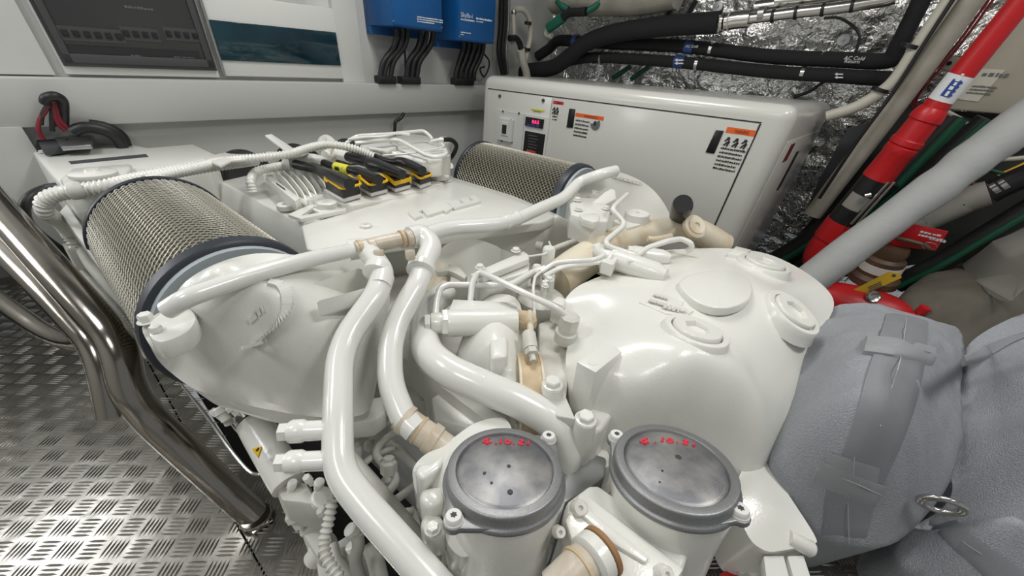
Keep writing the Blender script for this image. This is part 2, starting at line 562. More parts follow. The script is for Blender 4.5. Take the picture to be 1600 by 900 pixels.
# ------------------------------------------------------------------ floor
from mathutils import noise as mnoise
N0 = W(0, 0, 1).normalized()
fl = thing('floor', W(0.6, -0.3, 0), None, None); fl['kind'] = 'structure'
def plate(u0, u1, v0, v1, mname='tread_metal'):
    mb = MB(); boxf(mb, u0, u1, v0, v1, -0.008, 0.0)
    return mb.build('floor_plate', mname, fl, bevel=0.0008, seg=1)
plate(-1.2, 2.35, -1.7, -0.062)
edge_ = [(2.35, -.059), (2.35, .0), (1.3, -.03), (1.03, -.006), (.76, .002), (.71, .010), (.692, .030), (.66, .034), (.48, .052), (.1, .085), (-.10, .10), (-.10, -.059)]
mb = MB(); prism(mb, [W(u, v, 0) for u, v in edge_], -N0 * .008); mb.build('floor_plate', 'tread_metal', fl, bevel=.0008, seg=1)
plate(-1.2, -0.103, -0.059, 2.35)
g1 = W(-1, 1, 0).normalized(); g2 = W(1, 1, 0); g2 = (g2 - g1 * g2.dot(g1)).normalized()
def treads(name, rects, mname):
    mb = MB(); P = 0.043
    c0 = W(0.6, -0.3, 0)
    for i in range(-42, 43):
        for j in range(-42, 43):
            c = c0 + g1 * (i * P) + g2 * (j * P)
            q = FR(c)
            if not any(r[0] + .02 < q[0] < r[1] - .02 and r[2] + .02 < q[1] < r[3] - .02 for r in rects): continue
            a, b = (g1, g2) if (i + j) % 2 else (g2, g1)
            for k in range(-2, 3):
                m = c + b * (k * 0.0078)
                L = 0.019; w = 0.0023; h = 0.0021
                up = Vector((0, 0, 1))
                mb.add([m - a * L, m - a * L * .45 - b * w, m + a * L * .45 - b * w, m + a * L, m + a * L * .45 + b * w, m - a * L * .45 + b * w,
                        m - a * L * .5 + up * h, m + a * L * .5 + up * h],
                       [(0, 1, 6), (1, 2, 7, 6), (2, 3, 7), (3, 4, 7), (4, 5, 6, 7), (5, 0, 6)])
    me = bpy.data.meshes.new('m'); me.from_pydata(mb.v, [], mb.f)
    o = link(name, me, mname, fl, smooth=60)
    o['kind'] = 'stuff'
treads('tread_bars', [(-0.15, 2.3, -1.15, -0.055), (0.72, 2.3, -0.08, 0.008), (0.3, 0.70, -0.08, 0.055), (-0.1, 0.3, -0.08, 0.085)], 'tread_metal')
treads('tread_bars', [(-0.75, -0.10, 0.3, 1.5)], 'tread_metal')
mb = MB(); boxf(mb, -1.2, 2.35, -0.10, -0.02, -0.02, -0.009); mb.build('seam_backing', 'hatch_black', fl)  # black strip added below the plates to keep light out of their seam
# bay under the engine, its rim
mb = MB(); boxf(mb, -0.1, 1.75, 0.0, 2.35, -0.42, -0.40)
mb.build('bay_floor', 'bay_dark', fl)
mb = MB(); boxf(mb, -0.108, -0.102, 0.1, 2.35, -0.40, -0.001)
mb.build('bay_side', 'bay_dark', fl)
rows = [(*at(x, y, z=0.0), 0.004) for x, y in [(232, 545), (262, 575), (320, 648), (360, 702), (388, 735), (402, 741), (414, 740), (424, 745)]]
mb = MB(); sweep(mb, spline(rows, 4), 8); mb.build('opening_rim', 'steel', fl)

# ------------------------------------------------------------------ back wall, ledge, lower wall
def struct(name, mb, m, bevel=0, parent=None):
    o = mb.build(name, m, parent, bevel=bevel)
    if parent is None: o['kind'] = 'structure'
    return o
mb = MB(); boxf(mb, 1.90, 1.95, 1.04, 2.45, 0.70, 2.1); boxf(mb, 1.87, 1.95, -1.7, 1.04, 0.70, 2.1)
wall_back = struct('wall_back', mb, 'wall_white')
mb = MB(); boxf(mb, 1.80, 1.90, -1.7, 2.0, 0.642, 0.772)
led = struct('ledge', mb, 'wall_grey', 0.004, wall_back); 
mb = MB(); boxf(mb, 1.85, 1.89, -0.02, 2.45, -0.4, 0.70)
struct('lower_wall', mb, 'wall_white', 0, wall_back)
mb = MB(); boxf(mb, 1.795, 1.81, -1.7, -0.012, 0.25, 0.646)
struct('lower_wall', mb, 'wall_grey', 0.002, wall_back)
mb = MB(); boxf(mb, 2.33, 2.36, -1.7, 0.0, -0.1, 0.65)
struct('lower_wall', mb, 'wall_grey', 0, wall_back)
mb = MB(); prism(mb, [at(520, 25 - 25, u=1.85), at(537.5, 124.5, u=1.85), at(571, 124.5, u=1.85), at(556, 0, u=1.85)], DIR(-1, 0, 0) * 0.0)
mb = MB(); boxf(mb, 1.845, 1.90, 0.985, 1.085, 0.772, 2.0)
struct('trim_1', mb, 'panel_white', 0.002)
mb = MB(); boxf(mb, 1.855, 1.87, -1.0, 0.117, 0.776, 1.6)
struct('wall_panel', mb, 'panel_white', 0.003, wall_back)

mb = MB(); boxf(mb, -1.7, 2.4, -1.75, 2.6, 1.98, 2.0)
o = mb.build('ceiling', 'ceiling_grey', None); o['kind'] = 'structure'
mb = MB(); boxf(mb, -1.7, 2.4, -1.75, -1.70, -0.4, 1.98)
o = mb.build('wall_left', 'wall_grey', None); o['kind'] = 'structure'
# distribution cabinet with smoked door
UP = 1.845
def qd(mb, px, u, t):
    return prism(mb, [at(x, y, u=u) for x, y in px], DIR(1, 0, 0) * t)
cab = thing('breaker_cabinet', W(UP, 0.33, 0.79), 'breaker cabinet with a smoked dark door and rows of switches', 'cabinet')
v0, v1 = Q(104, 116, u=UP)[1], Q(344, 118, u=UP)[1]
zb = Q(225, 119, u=UP)[2]; zt = 1.25
mb = MB(); boxf(mb, UP + .006, 1.868, v0, v1, zb, zt); mb.build('frame', 'panel_white', cab, bevel=0.003)
mb = MB(); boxf(mb, UP - .004, UP + .006, v0 + .004, v1 - .004, zb + .022, zt - .01); dr = mb.build('door', 'smoked_plastic', cab, bevel=0.002)
mb = MB()
for a, b, c, d in [(0, 1, 0, .06), (0, 1, .94, 1), (0, .045, 0, 1), (.955, 1, 0, 1)]:
    boxf(mb, UP - .008, UP - .004, v0 + .012 + (v1 - v0 - .024) * a, v0 + .012 + (v1 - v0 - .024) * b, zb + .032 + .40 * c, zb + .032 + .40 * d)
mb.build('door_rim', 'breaker_row', dr, bevel=0.001)
def vz(x, y): 
    q = Q(x, y, u=UP - .006); return q[1], q[2]
for x0, x1, n in [(92, 186, 6), (188, 243, 4), (254, 306, 4)]:
    a, za = vz(x0 + 6, 62); b, z2 = vz(x1, 40)
    za = vz(x0, 62)[1]; 
    mb = MB(); boxf(mb, UP - .0055, UP - .004, a, b, za, za + .036); mb.build('breaker_strip', 'breaker_row', dr)
    for i in range(n):
        c = a + (b - a) * (i + .5) / n
        mb = MB(); boxf(mb, UP - .009, UP - .0055, c - .007, c + .007, za + .010, za + .026); boxf(mb, UP - .012, UP - .009, c - .004, c + .004, za + .014, za + .021)
        mb.build('breaker_switch', 'dark_slot', dr)
a, za = vz(104, 72); b, _ = vz(310, 80)
mb = MB(); boxf(mb, UP - .0065, UP - .004, a, b, za - .012, za + .004); mb.build('dark_strip', 'dark_slot', dr)
for x, y, s in [(195, 8, '1 2 3 4 5 6'), (205, 84, 'I-ON'), (272, 86, 'MAIN  AUX')]:
    text('lettering', s, at(x, y + 4, u=UP - .0045), DIR(0, 1, 0), DIR(0, 0, 1), .011, 'print_grey', dr)

cab = thing('fuse_box', W(UP, 0.75, 0.79), 'white fuse box with a dark teal glass window', 'cabinet')
v0, v1 = Q(353, 119, u=UP)[1], Q(537, 121, u=UP)[1]
zb = Q(440, 121, u=UP)[2]
mb = MB(); boxf(mb, UP, 1.868, v0, v1, zb, zb + .25); mb.build('body', 'panel_white', cab, bevel=0.004)
za = Q(345, 94, u=UP)[2]; zc = Q(400, 38, u=UP)[2]
mb = MB(); boxf(mb, UP - .006, UP + .002, v0 + .002, v1 - .006, za, zc); w_ = mb.build('window_pane', 'teal_glass', cab, bevel=0.002)
mb = MB(); boxf(mb, UP - .005, UP + .002, v0 - .008, v0 - .002, zb, zb + .25); mb.build('hinge_strip', 'zinc', cab)
mb = MB(); boxf(mb, UP + .004, 1.868, v0, v1 - .10, zb + .25, zb + .60); mb.build('upper_cover', 'wall_white', cab, bevel=0.003)

# ------------------------------------------------------------------ blue battery chargers and their cables
def charger(px, label, lines):
    q0, q1 = Q(*px[0], u=1.70), Q(*px[1], u=1.70)
    t = thing('battery_charger', W(1.9, (q0[1] + q1[1]) / 2, q0[2]), label, 'battery charger', 'blue chargers on the back wall')
    mb = MB(); boxf(mb, 1.70, 1.90, q0[1], q1[1], q0[2], q0[2] + .45); mb.build('body', 'blue_enamel', t, bevel=.004)
    mb = MB(); boxf(mb, 1.697, 1.70, q0[1] + .004, q1[1] - .004, q0[2] + .006, q0[2] + .44); mb.build('front_plate', 'blue_enamel', t, bevel=.001)
    mb = MB(); boxf(mb, 1.86, 1.895, q1[1], q1[1] + .02, q0[2] - .03, q0[2] + .45); boxf(mb, 1.86, 1.895, q0[1], q1[1], q0[2] - .03, q0[2]); mb.build('flange', 'blue_enamel', t)
    for x, y, s, sz in lines:
        text('lettering', s, at(x, y, u=1.6965), DIR(0, 1, 0), DIR(0, 0, 1), sz, 'print_white', t)
    for a, b in ((.014, .014), (.986, .014)):
        p = W(1.697, q0[1] + (q1[1] - q0[1]) * a, q0[2] + .016); mb = MB(); lathe(mb, p, DIR(-1, 0, 0), [(.004, 0), (.003, .002)], 10); mb.build('screw', 'zinc', t)
    return t
charger([(613.5, 40), (691, 41)], 'blue charger box nearer the white column, with black cables below', [(652, 27, 'For use with lead acid batteries', .0075), (652, 30.5, 'Read manual before use. 24V/100A', .0075), (652, 34, 'IP21   Ventilate well', .0075)])
charger([(717, 63), (772, 64)], 'blue charger box hanging beside the cream pipes, lettered white', [(720, 26, 'Skylla-i', .026), (720, 31, 'Battery Charger', .010), (744, 30, 'victron energy', .013), (744, 34, 'BLUE POWER', .008), (720, 51, 'Output 24V 100A', .0075), (720, 54.5, 'IP21', .0075)])
kc = 0
cab_l = ['leftmost', 'second', 'third', 'fourth', 'fifth', 'sixth', 'seventh', 'eighth', 'ninth', 'tenth']
cx = [(619, 46, 594, 122, 'first from the white column'), (628, 46, 600, 122, 'second from the white column'), (636, 44, 610, 122, 'third from the white column'), (657, 46, 635, 122, 'fourth from the white column'), (666, 45, 643, 122, 'fifth from the white column'), (676, 44, 651, 122, 'sixth from the white column')]
for x0, y0, x1, y1, lb in cx:
    o = pipe_p('power_cable', [(x0, y0 - 2, 8), (x0 + .5, y0 + 8, 8), (x0 - 4, y0 + 28, 8), ((x0 + x1) / 2 - 7, (y0 + y1) / 2 + 12, 8), (x1 + 1, y1 - 8, 8), (x1, y1, 8)], 'black_rubber', None, ('u', 1.80))
    tag(o, 'black power cable under the first blue charger, ' + lb, 'cable', 'charger cables')
for i, (x0, x1) in enumerate([(724, 712), (732, 719), (740, 727), (748, 734), (755, 740)]):
    o = pipe_p('power_cable', [(x0, 55, 7.5), (x0, 74, 7.5), (x0 - 5, 92, 7.5), (x1 + 1, 112, 7.5), (x1, 126, 7.5)], 'black_rubber', None, ('u', 1.80))
    tag(o, 'black power cable under the second blue charger, ' + ['first', 'second', 'third', 'fourth', 'fifth'][i] + ' from the left', 'cable', 'charger cables')
for i, (xx, lb) in enumerate([(606, 'below the first blue charger'), (643, 'between two cable bundles'), (727, 'below the second blue charger')]):
    w = [28, 30, 30][i]
    q = at(xx, 118, u=1.79); q0 = Q(xx - w / 2, 118, u=1.785); q1 = Q(xx + w / 2, 118, u=1.785)
    mb = MB(); boxf(mb, 1.785, 1.83, q0[1], q1[1], .772, .805); o = mb.build('cable_gland', 'black_rubber', None, bevel=.006)
    tag(o, 'black rubber cable gland on the ledge ' + lb, 'cable gland', 'cable glands on the ledge')
o = pipe_p('thin_cable', [(631, 62, 3), (633, 90, 3), (634, 118, 3)], 'black_rubber', None, ('u', 1.84)); tag(o, 'thin black cable running straight down between the charger cables', 'cable')
o = pipe_p('thin_cable', [(757, 85, 2.5), (764, 95, 2.5), (763, 108, 2.5), (756, 120, 2.5), (750, 108, 2.5), (757, 104, 2.5)], 'black_rubber', None, ('u', 1.84)); tag(o, 'thin black looped cable beside the generator corner', 'cable')

# ------------------------------------------------------------------ hull lined with foil
def grid_surface(name, fn, nu, nv, m, parent=None, smooth=60):
    vs_ = [fn(i / nu, j / nv) for i in range(nu + 1) for j in range(nv + 1)]
    fs = [(i * (nv + 1) + j, (i + 1) * (nv + 1) + j, (i + 1) * (nv + 1) + j + 1, i * (nv + 1) + j + 1) for i in range(nu) for j in range(nv)]
    me = bpy.data.meshes.new('m'); me.from_pydata([tuple(v) for v in vs_], [], fs)
    return link(name, me, m, parent, smooth)
def crumple(u, z, s=1.0):
    a = 0
    for f_, k in ((4, .022), (11, .009), (27, .004)):
        a += k * (abs(mnoise.noise(Vector((u * f_, z * f_, 3.1 * f_)))) * 2 - .6)
    return a * s
def foil_fn(a, b):
    u = -1.6 + 3.7 * a; z = -0.45 + 2.1 * b
    lean = 2.44 + 0.10 * max(0, 0.8 - z)
    d = (((u * 1.9) % 1.0) - .5); e = (((z * 2.2) % 1.0) - .5)
    r = math.hypot(d / 1.9, e / 2.2)
    return W(u, lean + crumple(u, z) + .02 * math.exp(-(r / .03) ** 2), z)
wall_right = grid_surface('wall_right', foil_fn, 240, 150, 'foil'); wall_right['kind'] = 'structure'
for x, y in [(1122, 10), (1318, 62), (1160, 52)]:
    mb = MB(); lathe(mb, at(x, y, v=2.43), DIR(0, -1, 0), [(.022, 0), (.022, .003), (.006, .004), (.005, .012)], 16); mb.build('pin_washer', 'zinc', wall_right)
# ------------------------------------------------------------------ generator in its white sound box
gen = thing('generator', W(0.95, 1.95, 0.0), 'white generator in a glossy sound shield with warning stickers', 'generator')
GU0, GU1, GV0, GV1, GZ = 0.262, 1.645, 1.60, 2.33, 0.832
mb = MB(); boxf(mb, GU0, GU1, GV0, GV1, 0.0, GZ)
me = mb.mesh()
bm = bmesh.new(); bm.from_mesh(me)
top = [e for e in bm.edges if sum(FR(v.co)[2] > .5 for v in e.verts) >= 1]
bmesh.ops.bevel(bm, geom=top, offset=.045, segments=5, profile=.5, affect='EDGES', clamp_overlap=True)
bm.to_mesh(me); bm.free()
body = link('shield_body', me, 'generator_white', gen, 50)
def gbox(name, px, v, t, m, parent=gen, bevel=0):
    """flat piece on the generator front: bounding pixels (x0,y0,x1,y1)"""
    a, b = Q(px[0], px[1], v=v), Q(px[2], px[3], v=v)
    mb = MB(); boxf(mb, a[0], b[0], v - t, v, a[2], b[2]); return mb.build(name, m, parent, bevel=bevel)
F = 1.60
# front: narrow control panel on the left, wide door on the right
def gpanel(name, corners, t, m, parent=gen, bevel=.002, v=F):
    pts = [at(x, y, v=v) for x, y in corners]
    mb = MB(); prism(mb, pts, DIR(0, -1, 0) * t); return mb.build(name, m, parent, bevel=bevel)
zt = .768
def gz(u0, u1, z0, z1, name, t, m, parent=gen, bevel=.002, v=F):
    mb = MB(); boxf(mb, u0, u1, v - t, v, z0, z1); return mb.build(name, m, parent, bevel=bevel)
ud = Q(864, 155, v=F)[0]
ctl = gz(ud + .002, 1.59, .03, zt, 'control_side', .004, 'generator_white')
door = gz(Q(1184, 200, v=F)[0], ud - .002, .03, zt, 'door', .005, 'generator_white')
gz(Q(1184, 200, v=F)[0] - .004, 1.594, zt + .002, zt + .006, 'seam', .002, 'dark_slot', gen, 0)
gz(Q(1184, 200, v=F)[0] - .005, Q(1184, 200, v=F)[0] - .001, .03, zt, 'seam', .002, 'dark_slot', gen, 0)
def gq(px, name, m, parent, t=.001, v=F - .005, bevel=0):
    pts = [at(x, y, v=v) for x, y in px]
    mb = MB(); prism(mb, pts, DIR(0, -1, 0) * t); return mb.build(name, m, parent, bevel=bevel)
def rect_from(x0, y0, x1, y1, v=F - .005):
    a, b = Q(x0, y0, v=v), Q(x1, y1, v=v); return a, b
def sticker(name, x0, y0, x1, y1, m, parent, t=.0008, v=F - .005):
    """upright rectangle: top left pixel, bottom right pixel"""
    a, b = Q(x0, y0, v=v), Q(x1, y1, v=v)
    mb = MB(); boxf(mb, b[0], a[0], v - t, v, b[2], a[2]); return mb.build(name, m, parent), a, b
RX, UPZ = DIR(-1, 0, 0), DIR(0, 0, 1)
VF = F - .0062
def gtext(s, x, y, size, m, parent, v=VF, wide=1.0):
    return text('lettering', s, at(x, y, v=v), RX, UPZ, size, m, parent, .0003, wide)
# sockets of the control side
plt, a, b = sticker('switch_plate', 776, 171, 814, 245, 'panel_white', ctl, .004)
hs, a, b = sticker('breaker_housing', 782, 184, 802, 222, 'panel_white', ctl, .016)
tg, a, b = sticker('breaker_toggle', 788, 190, 797, 212, 'label_white', hs, .020)
sticker('toggle_slot', 789.5, 194, 795, 209, 'dark_slot', hs, .022)
for x, y in [(786, 174), (811, 177), (849, 157), (781, 150), (784, 220), (800, 222), (787, 187), (799, 188)]:
    mb = MB(); lathe(mb, at(x, y, v=F - .005 if y < 170 else F - .010), DIR(0, -1, 0), [(.008 if y < 170 else .005, 0), (.007 if y < 170 else .004, .004)], 12); mb.build('screw', 'dark_grey', ctl)
pn, a, b = sticker('display_frame', 822, 178, 852, 243, 'label_white', ctl, .006)
d1, a, b = sticker('display_unit', 824, 182, 850, 201, 'black_plastic', ctl, .012)
sticker('display_button', 826.5, 193, 831.5, 197.5, 'navy_label', d1, .0135); sticker('display_button', 833.5, 193.5, 838.5, 198, 'navy_label', d1, .0135); sticker('display_button', 840.5, 194, 845, 198.5, 'navy_label', d1, .0135)
text('lettering', '8.0.5', at(831, 192.3, v=F - .0175), RX, UPZ, .022, 'led_red', d1, .0006)
d2, a, b = sticker('instruction_plate', 822, 204, 849, 243, 'black_plastic', ctl, .008)
for i in range(6):
    gtext(['STOP  START', 'PRESS TO RUN', 'Hold 3 sec', 'GLOW PREHEAT', 'AUTO REMOTE', 'RESET'][i], 826 - i * .3, 211.5 + i * 4.6, .0085, 'print_grey', d2, F - .0135)
sticker('red_print', 824.5, 233, 838, 241, 'red_label', d2, .0088)
sticker('yellow_sticker', 830, 169, 850, 175, 'label_yellow', ctl); gtext('CAUTION', 833, 174.5, .010, 'print_black', ctl)
def warning(x0, y0, x1, y1, ys, col_, lines, parent, sz, pict=True):
    w_, a, b = sticker('warning_sticker', x0, y0, x1, y1, 'label_white', parent)
    h_, a2, b2 = sticker('sticker_heading', x0, y0, x1 + (x0 - x1) * 0.0, ys, col_, w_, .0012)
    # heading spans the same width at a fixed height
    return w_, a, b
def warn(u0, u1, z0, z1, hz, colr, head, lines, sz, parent, pict=0):
    v = F - .005
    mb = MB(); boxf(mb, u1, u0, v - .0008, v, z0, z1); s = mb.build('warning_sticker', 'label_white', parent)
    mb = MB(); boxf(mb, u1, u0, v - .0012, v - .0008, z1 - hz, z1); mb.build('sticker_heading', colr, s)
    text('lettering', head, W(u0 - (u0 - u1) * .30, v - .0013, z1 - hz * .82), RX, UPZ, hz * .8, 'print_black', s, .0003, fit=(u0 - u1) * .5)
    pk = (u0 - u1) / .16 if pict == 3 else (u0 - u1) / .09
    for i in range(pict):
        uu = u0 - (u0 - u1) * (.2 + .3 * i); z = z1 - hz - .030
        mb = MB(); lathe(mb, W(uu, v - .0009, z + .012), DIR(0, -1, 0), [(.006, 0), (.006, .0005)], 12)
        for (x_, y_, x2, y2) in [(-.014, -.012, .010, .006), (.004, -.014, .012, .004), (-.016, .002, -.004, .010)]:
            x_ *= pk; x2 *= pk
            p, q = W(uu - x_, v - .0009, z + y_), W(uu - x2, v - .0009, z + y2)
            n_ = (q - p).cross(DIR(0, 1, 0)).normalized() * .0028
            prism(mb, [p - n_, p + n_, q + n_, q - n_], DIR(0, -1, 0) * .0005)
        mb.build('pictogram', 'print_black', s)
    z = z1 - hz - (.055 if pict else .018)
    for l in lines:
        text('lettering', l, W(u0 - .006, v - .0009, z), RX, UPZ, sz, 'print_black', s, .0002, fit=(u0 - u1) * (.9 - .02 * len(l) % .1) if len(lines) > 2 and pict else (u0 - u1) * .5)
        z -= sz * 1.25
    return s
def pxr(x0, y0, x1, y1):
    a, b = Q(x0, y0, v=F - .005), Q(x1, y1, v=F - .005); return a[0], b[0], b[2], a[2]
a = pxr(865, 157, 878, 180); warn(a[0], a[1], a[2], a[3], .014, 'red_label', 'WARNING', ['Rotating', 'parts'], .010, ctl, 2)
a = pxr(900, 176, 940, 202); warn(a[0], a[1], a[2], a[3] , .016, 'orange_label', 'WARNING', ['Engine exhaust', 'fumes are toxic.', 'Do not breathe.', 'Ventilate bilge', 'before starting.'], .0125, door)
mb = MB(); c = at(930, 193, v=F - .0062)
lathe(mb, c, DIR(0, -1, 0), [(.024, 0), (.024, .0005), (.021, .0006), (.021, .0001)], 24); mb.build('round_symbol', 'print_grey', door)
mb = MB(); prism(mb, [at(x, y, v=F - .0066) for x, y in [(927.5, 197), (928, 190), (931, 188.5), (931.5, 197)]], DIR(0, -1, 0) * .0005); mb.build('pictogram', 'print_black', door)
a = pxr(1137, 198, 1170, 232); warn(a[0], a[1], a[2] , a[3] , .020, 'orange_label', 'WARNING', ['ROTATING BELT AND HOT', 'SURFACES CAN CAUSE', 'SERIOUS INJURY OR', 'DEATH. STAY CLEAR', 'OF MOVING PARTS', 'WHILE RUNNING.'], .0115, door, 3)
def handle(px, parent):
    mb = MB(); prism(mb, [at(x, y, v=F - .0045) for x, y in px], DIR(0, -1, 0) * .004); return mb.build('latch', 'black_plastic', parent, bevel=.003)
handle([(890, 169.5), (899.5, 170.5), (895.5, 200), (885.5, 199)], door)
handle([(1119, 203), (1131.5, 204.5), (1116.5, 240), (1102.5, 238)], door)
# right end of the shield
mb = MB(); boxf(mb, GU0 - .004, GU0, 1.66, 2.28, .05, .72); sd = mb.build('end_door', 'generator_white', gen, bevel=.002)
mb = MB(); boxf(mb, GU0 - .008, GU0 - .004, 1.93, 1.965, .50, .66); mb.build('latch', 'black_plastic', sd)
mb = MB(); boxf(mb, GU0 - .006, GU0 - .004, 1.74, 1.80, .64, .705); mb.build('sticker', 'maroon', sd)
for v_ in (1.72,):
    pass
# ------------------------------------------------------------------ the diesel engine
eng = thing('diesel_engine', W(0.75, 0.62, -0.35), 'big white painted marine diesel engine with two mesh air filters', 'engine')
WP, WC = 'white_paint', 'white_cast'
N_ = Vector((0, 0, 1))
# crankcase and side galleries below everything
mb = MB(); boxf(mb, 0.25, 1.45, 0.30, 0.95, -0.38, 0.36); mb.build('crankcase', 'dull_white', eng, bevel=.02)
mb = MB(); boxf(mb, 0.62, 1.40, 0.18, 1.06, -0.10, 0.22); mb.build('side_gallery', 'dull_white', eng, bevel=.02)
mb = MB(); boxf(mb, 0.06, 0.27, 0.34, 0.98, -0.36, 0.25); mb.build('gear_case', 'dull_white', eng, bevel=.02)
# cover between the cylinder banks
def frustum(name, top, bot, m, parent, bevel=.006, seg=3):
    n = len(top); T = [at(x, y, z=z) for x, y, z in top]; B = [at(x, y, z=z) for x, y, z in bot]
    C = [W(*(FR(b) + np.array([0, 0, -.18]))) for b in B]
    mb = MB(); mb.add(T + B + C, [tuple(range(n)), tuple(range(3 * n - 1, 2 * n - 1, -1))] + [(i, (i + 1) % n, n + (i + 1) % n, n + i) for i in range(n)] + [(n + i, n + (i + 1) % n, 2 * n + (i + 1) % n, 2 * n + i) for i in range(n)])
    return mb.build(name, m, parent, bevel=bevel, seg=seg)
cov = frustum('engine_cover', [(345, 284, .497), (475, 351, .497), (498, 391, .497), (560, 386, .497), (700, 366, .497), (850, 346, .497), (872, 336, .497), (800, 305, .497), (714, 279, .497), (690, 266, .497), (560, 258, .497), (430, 264, .497)],
      [(306, 291, .44), (448, 384, .43), (474, 400, .43), (560, 402, .43), (700, 392, .42), (855, 390, .41), (935, 370, .42), (830, 318, .44), (726, 284, .44), (690, 268, .44), (560, 262, .44), (420, 268, .44)], WP, eng)
# raised front panel with the logo
lp = [(470, 352), (612, 311.5), (705, 284), (712, 282), (795, 309), (862, 333), (868, 338), (850, 346), (700, 366), (560, 386), (490, 392), (478, 388)]
mb = MB(); pts = [at(x, y, z=.512) for x, y in lp]; prism(mb, pts, -ZZ * .03); pan = mb.build('logo_panel', WP, eng, bevel=.006, seg=3)
lo = at(751, 317, z=.5125); lx = (at(641, 345, z=.5125) - lo); s_ = lx.length / .24; lx.normalize(); ly = DIR(-1, .12, 0)
def lbar(mb, x0, x1, y0, y1, h=.008):
    sk = .0
    P_ = [lo + lx * (x * s_) + ly * (y * s_ * 1.25 - .045) for x, y in ((x0, y0), (x1, y0), (x1, y1), (x0, y1))]
    prism(mb, P_, N_ * h)
LG = [[(17.5, 40.5), (36, 36), (40, 38), (34, 40.5), (40.5, 46), (28.5, 50.5)],
      [(36, 36), (50.5, 32.5), (53.5, 36), (66, 34.8), (73, 38.5), (48, 46.5), (40, 38)],
      [(66, 34.8), (76, 31), (77, 26), (88, 34), (77, 41), (73, 38.5)],
      [(78, 25.5), (93.5, 21.5), (101, 27.5), (104.5, 26.5), (98, 20.5), (109.5, 17.8), (116, 23.5), (119.5, 22.5), (113, 17), (122, 15), (131, 22.5), (131, 24), (90, 35.5)]]
mb = MB()
for g_ in LG: prism(mb, [at(620 + x, 290 + y, z=.5205) for x, y in g_], -N_ * .010)
_unused = MB()
for b in [(0, .10, .05, .07), (0, .02, 0, .06), (.04, .06, 0, .06), (.08, .10, 0, .06), (.10, .16, .05, .068), (.122, .142, 0, .095), (.13, .165, 0, .02), (.178, .24, 0, .02), (.178, .198, 0, .07), (.22, .24, 0, .07)]: lbar(_unused, *b)
mb.build('raised_logo', WP, pan, smooth=0)
mb = MB(); lathe(mb, at(572, 355, z=.512), N_, [(.014, 0), (.014, .006), (.011, .008), (.005, .008), (.004, .004)], 20); mb.build('cover_plug', WP, pan)
# washers at the edge of the tray
for x, y, w in [(696, 284, 20), (447, 324, 26), (510, 332, 0)]:
    if not w: continue
    p = at(x, y, z=.507); r = rad(p, w)
    mb = MB(); lathe(mb, p, N_, [(r, -.004), (r, .008), (r * .9, .010), (r * .45, .010), (r * .42, .003), (.0005, .003)], 24); mb.build('mount_bush', WP, eng)
# --------------------------------------------------------------- air filters
def air_filter(c, L, label):
    R_ = .135
    ax = DIR(1, 0, 0); base = W(*c)
    mb = MB()
    # pleated paper inside the wire
    n = 110; vs_ = []; fs = []
    a, b, _ = basis(ax)
    for j in range(2):
        for i in range(2 * n):
            th = math.pi * i / n; r = R_ - .004 - (.006 if i % 2 else 0)
            vs_.append(base + ax * (L * j) + (a * math.cos(th) + b * math.sin(th)) * r)
    for i in range(2 * n): fs.append((i, (i + 1) % (2 * n), 2 * n + (i + 1) % (2 * n), 2 * n + i))
    fs += [tuple(range(2 * n)), tuple(range(4 * n - 1, 2 * n - 1, -1))]
    mb.add(vs_, fs)
    root = mb.build('air_filter', 'filter_paper', eng, smooth=0)
    root['label'] = label
    # expanded metal: two families of helical strands
    mb = MB()
    K = 58; M_ = int(L / .0072); tw = 2 * math.pi / K * .5
    wd, hh = .0012, .0012
    for fam in (1, -1):
        for k in range(K):
            vs_ = []; fs = []
            for j in range(0, M_ + 1):
                th = 2 * math.pi * k / K + fam * tw * j
                rr = R_ + (.0009 if (j % 2) else 0.0)
                d_ = a * math.cos(th) + b * math.sin(th); tt = -a * math.sin(th) + b * math.cos(th)
                p = base + ax * (L * j / M_)
                vs_ += [p + d_ * (rr) - tt * wd, p + d_ * (rr + hh), p + d_ * rr + tt * wd]
                if j:
                    q = len(vs_) - 6
                    fs += [(q, q + 1, q + 4, q + 3), (q + 1, q + 2, q + 5, q + 4)]
            mb.add(vs_, fs)
    me = bpy.data.meshes.new('m'); me.from_pydata(mb.v, [], mb.f)
    w_ = link('wire_mesh', me, 'filter_wire', root, smooth=0); w_['kind'] = 'stuff'
    mb = MB(); lathe(mb, base + ax * (L - .004), ax, [(R_ - .03, 0), (R_ + .004, 0), (R_ + .006, .003), (R_ + .006, .012), (R_, .016), (R_ - .03, .016)], 64); mb.build('far_rim', 'slate_rubber', root)
    mb = MB(); lathe(mb, base - ax * .022, ax, [(R_ - .03, 0), (R_, 0), (R_ + .005, .004), (R_ + .006, .012), (R_ + .006, .026), (R_ + .001, .030), (R_ - .03, .03)], 64); mb.build('near_rim', 'slate_rubber', root)
    mb = MB(); lathe(mb, base - ax * .030, ax, [(.05, 0), (R_ - .006, 0), (R_ - .004, .004), (R_ - .004, .012), (.05, .012)], 64); mb.build('gasket_ring', 'grey_gasket', root)
    return root
air_filter((.690, .113, .473), .466, 'round wire mesh air filter on the railing side')
air_filter((.693, 1.121, .4765), .444, 'round wire mesh air filter beside the generator')
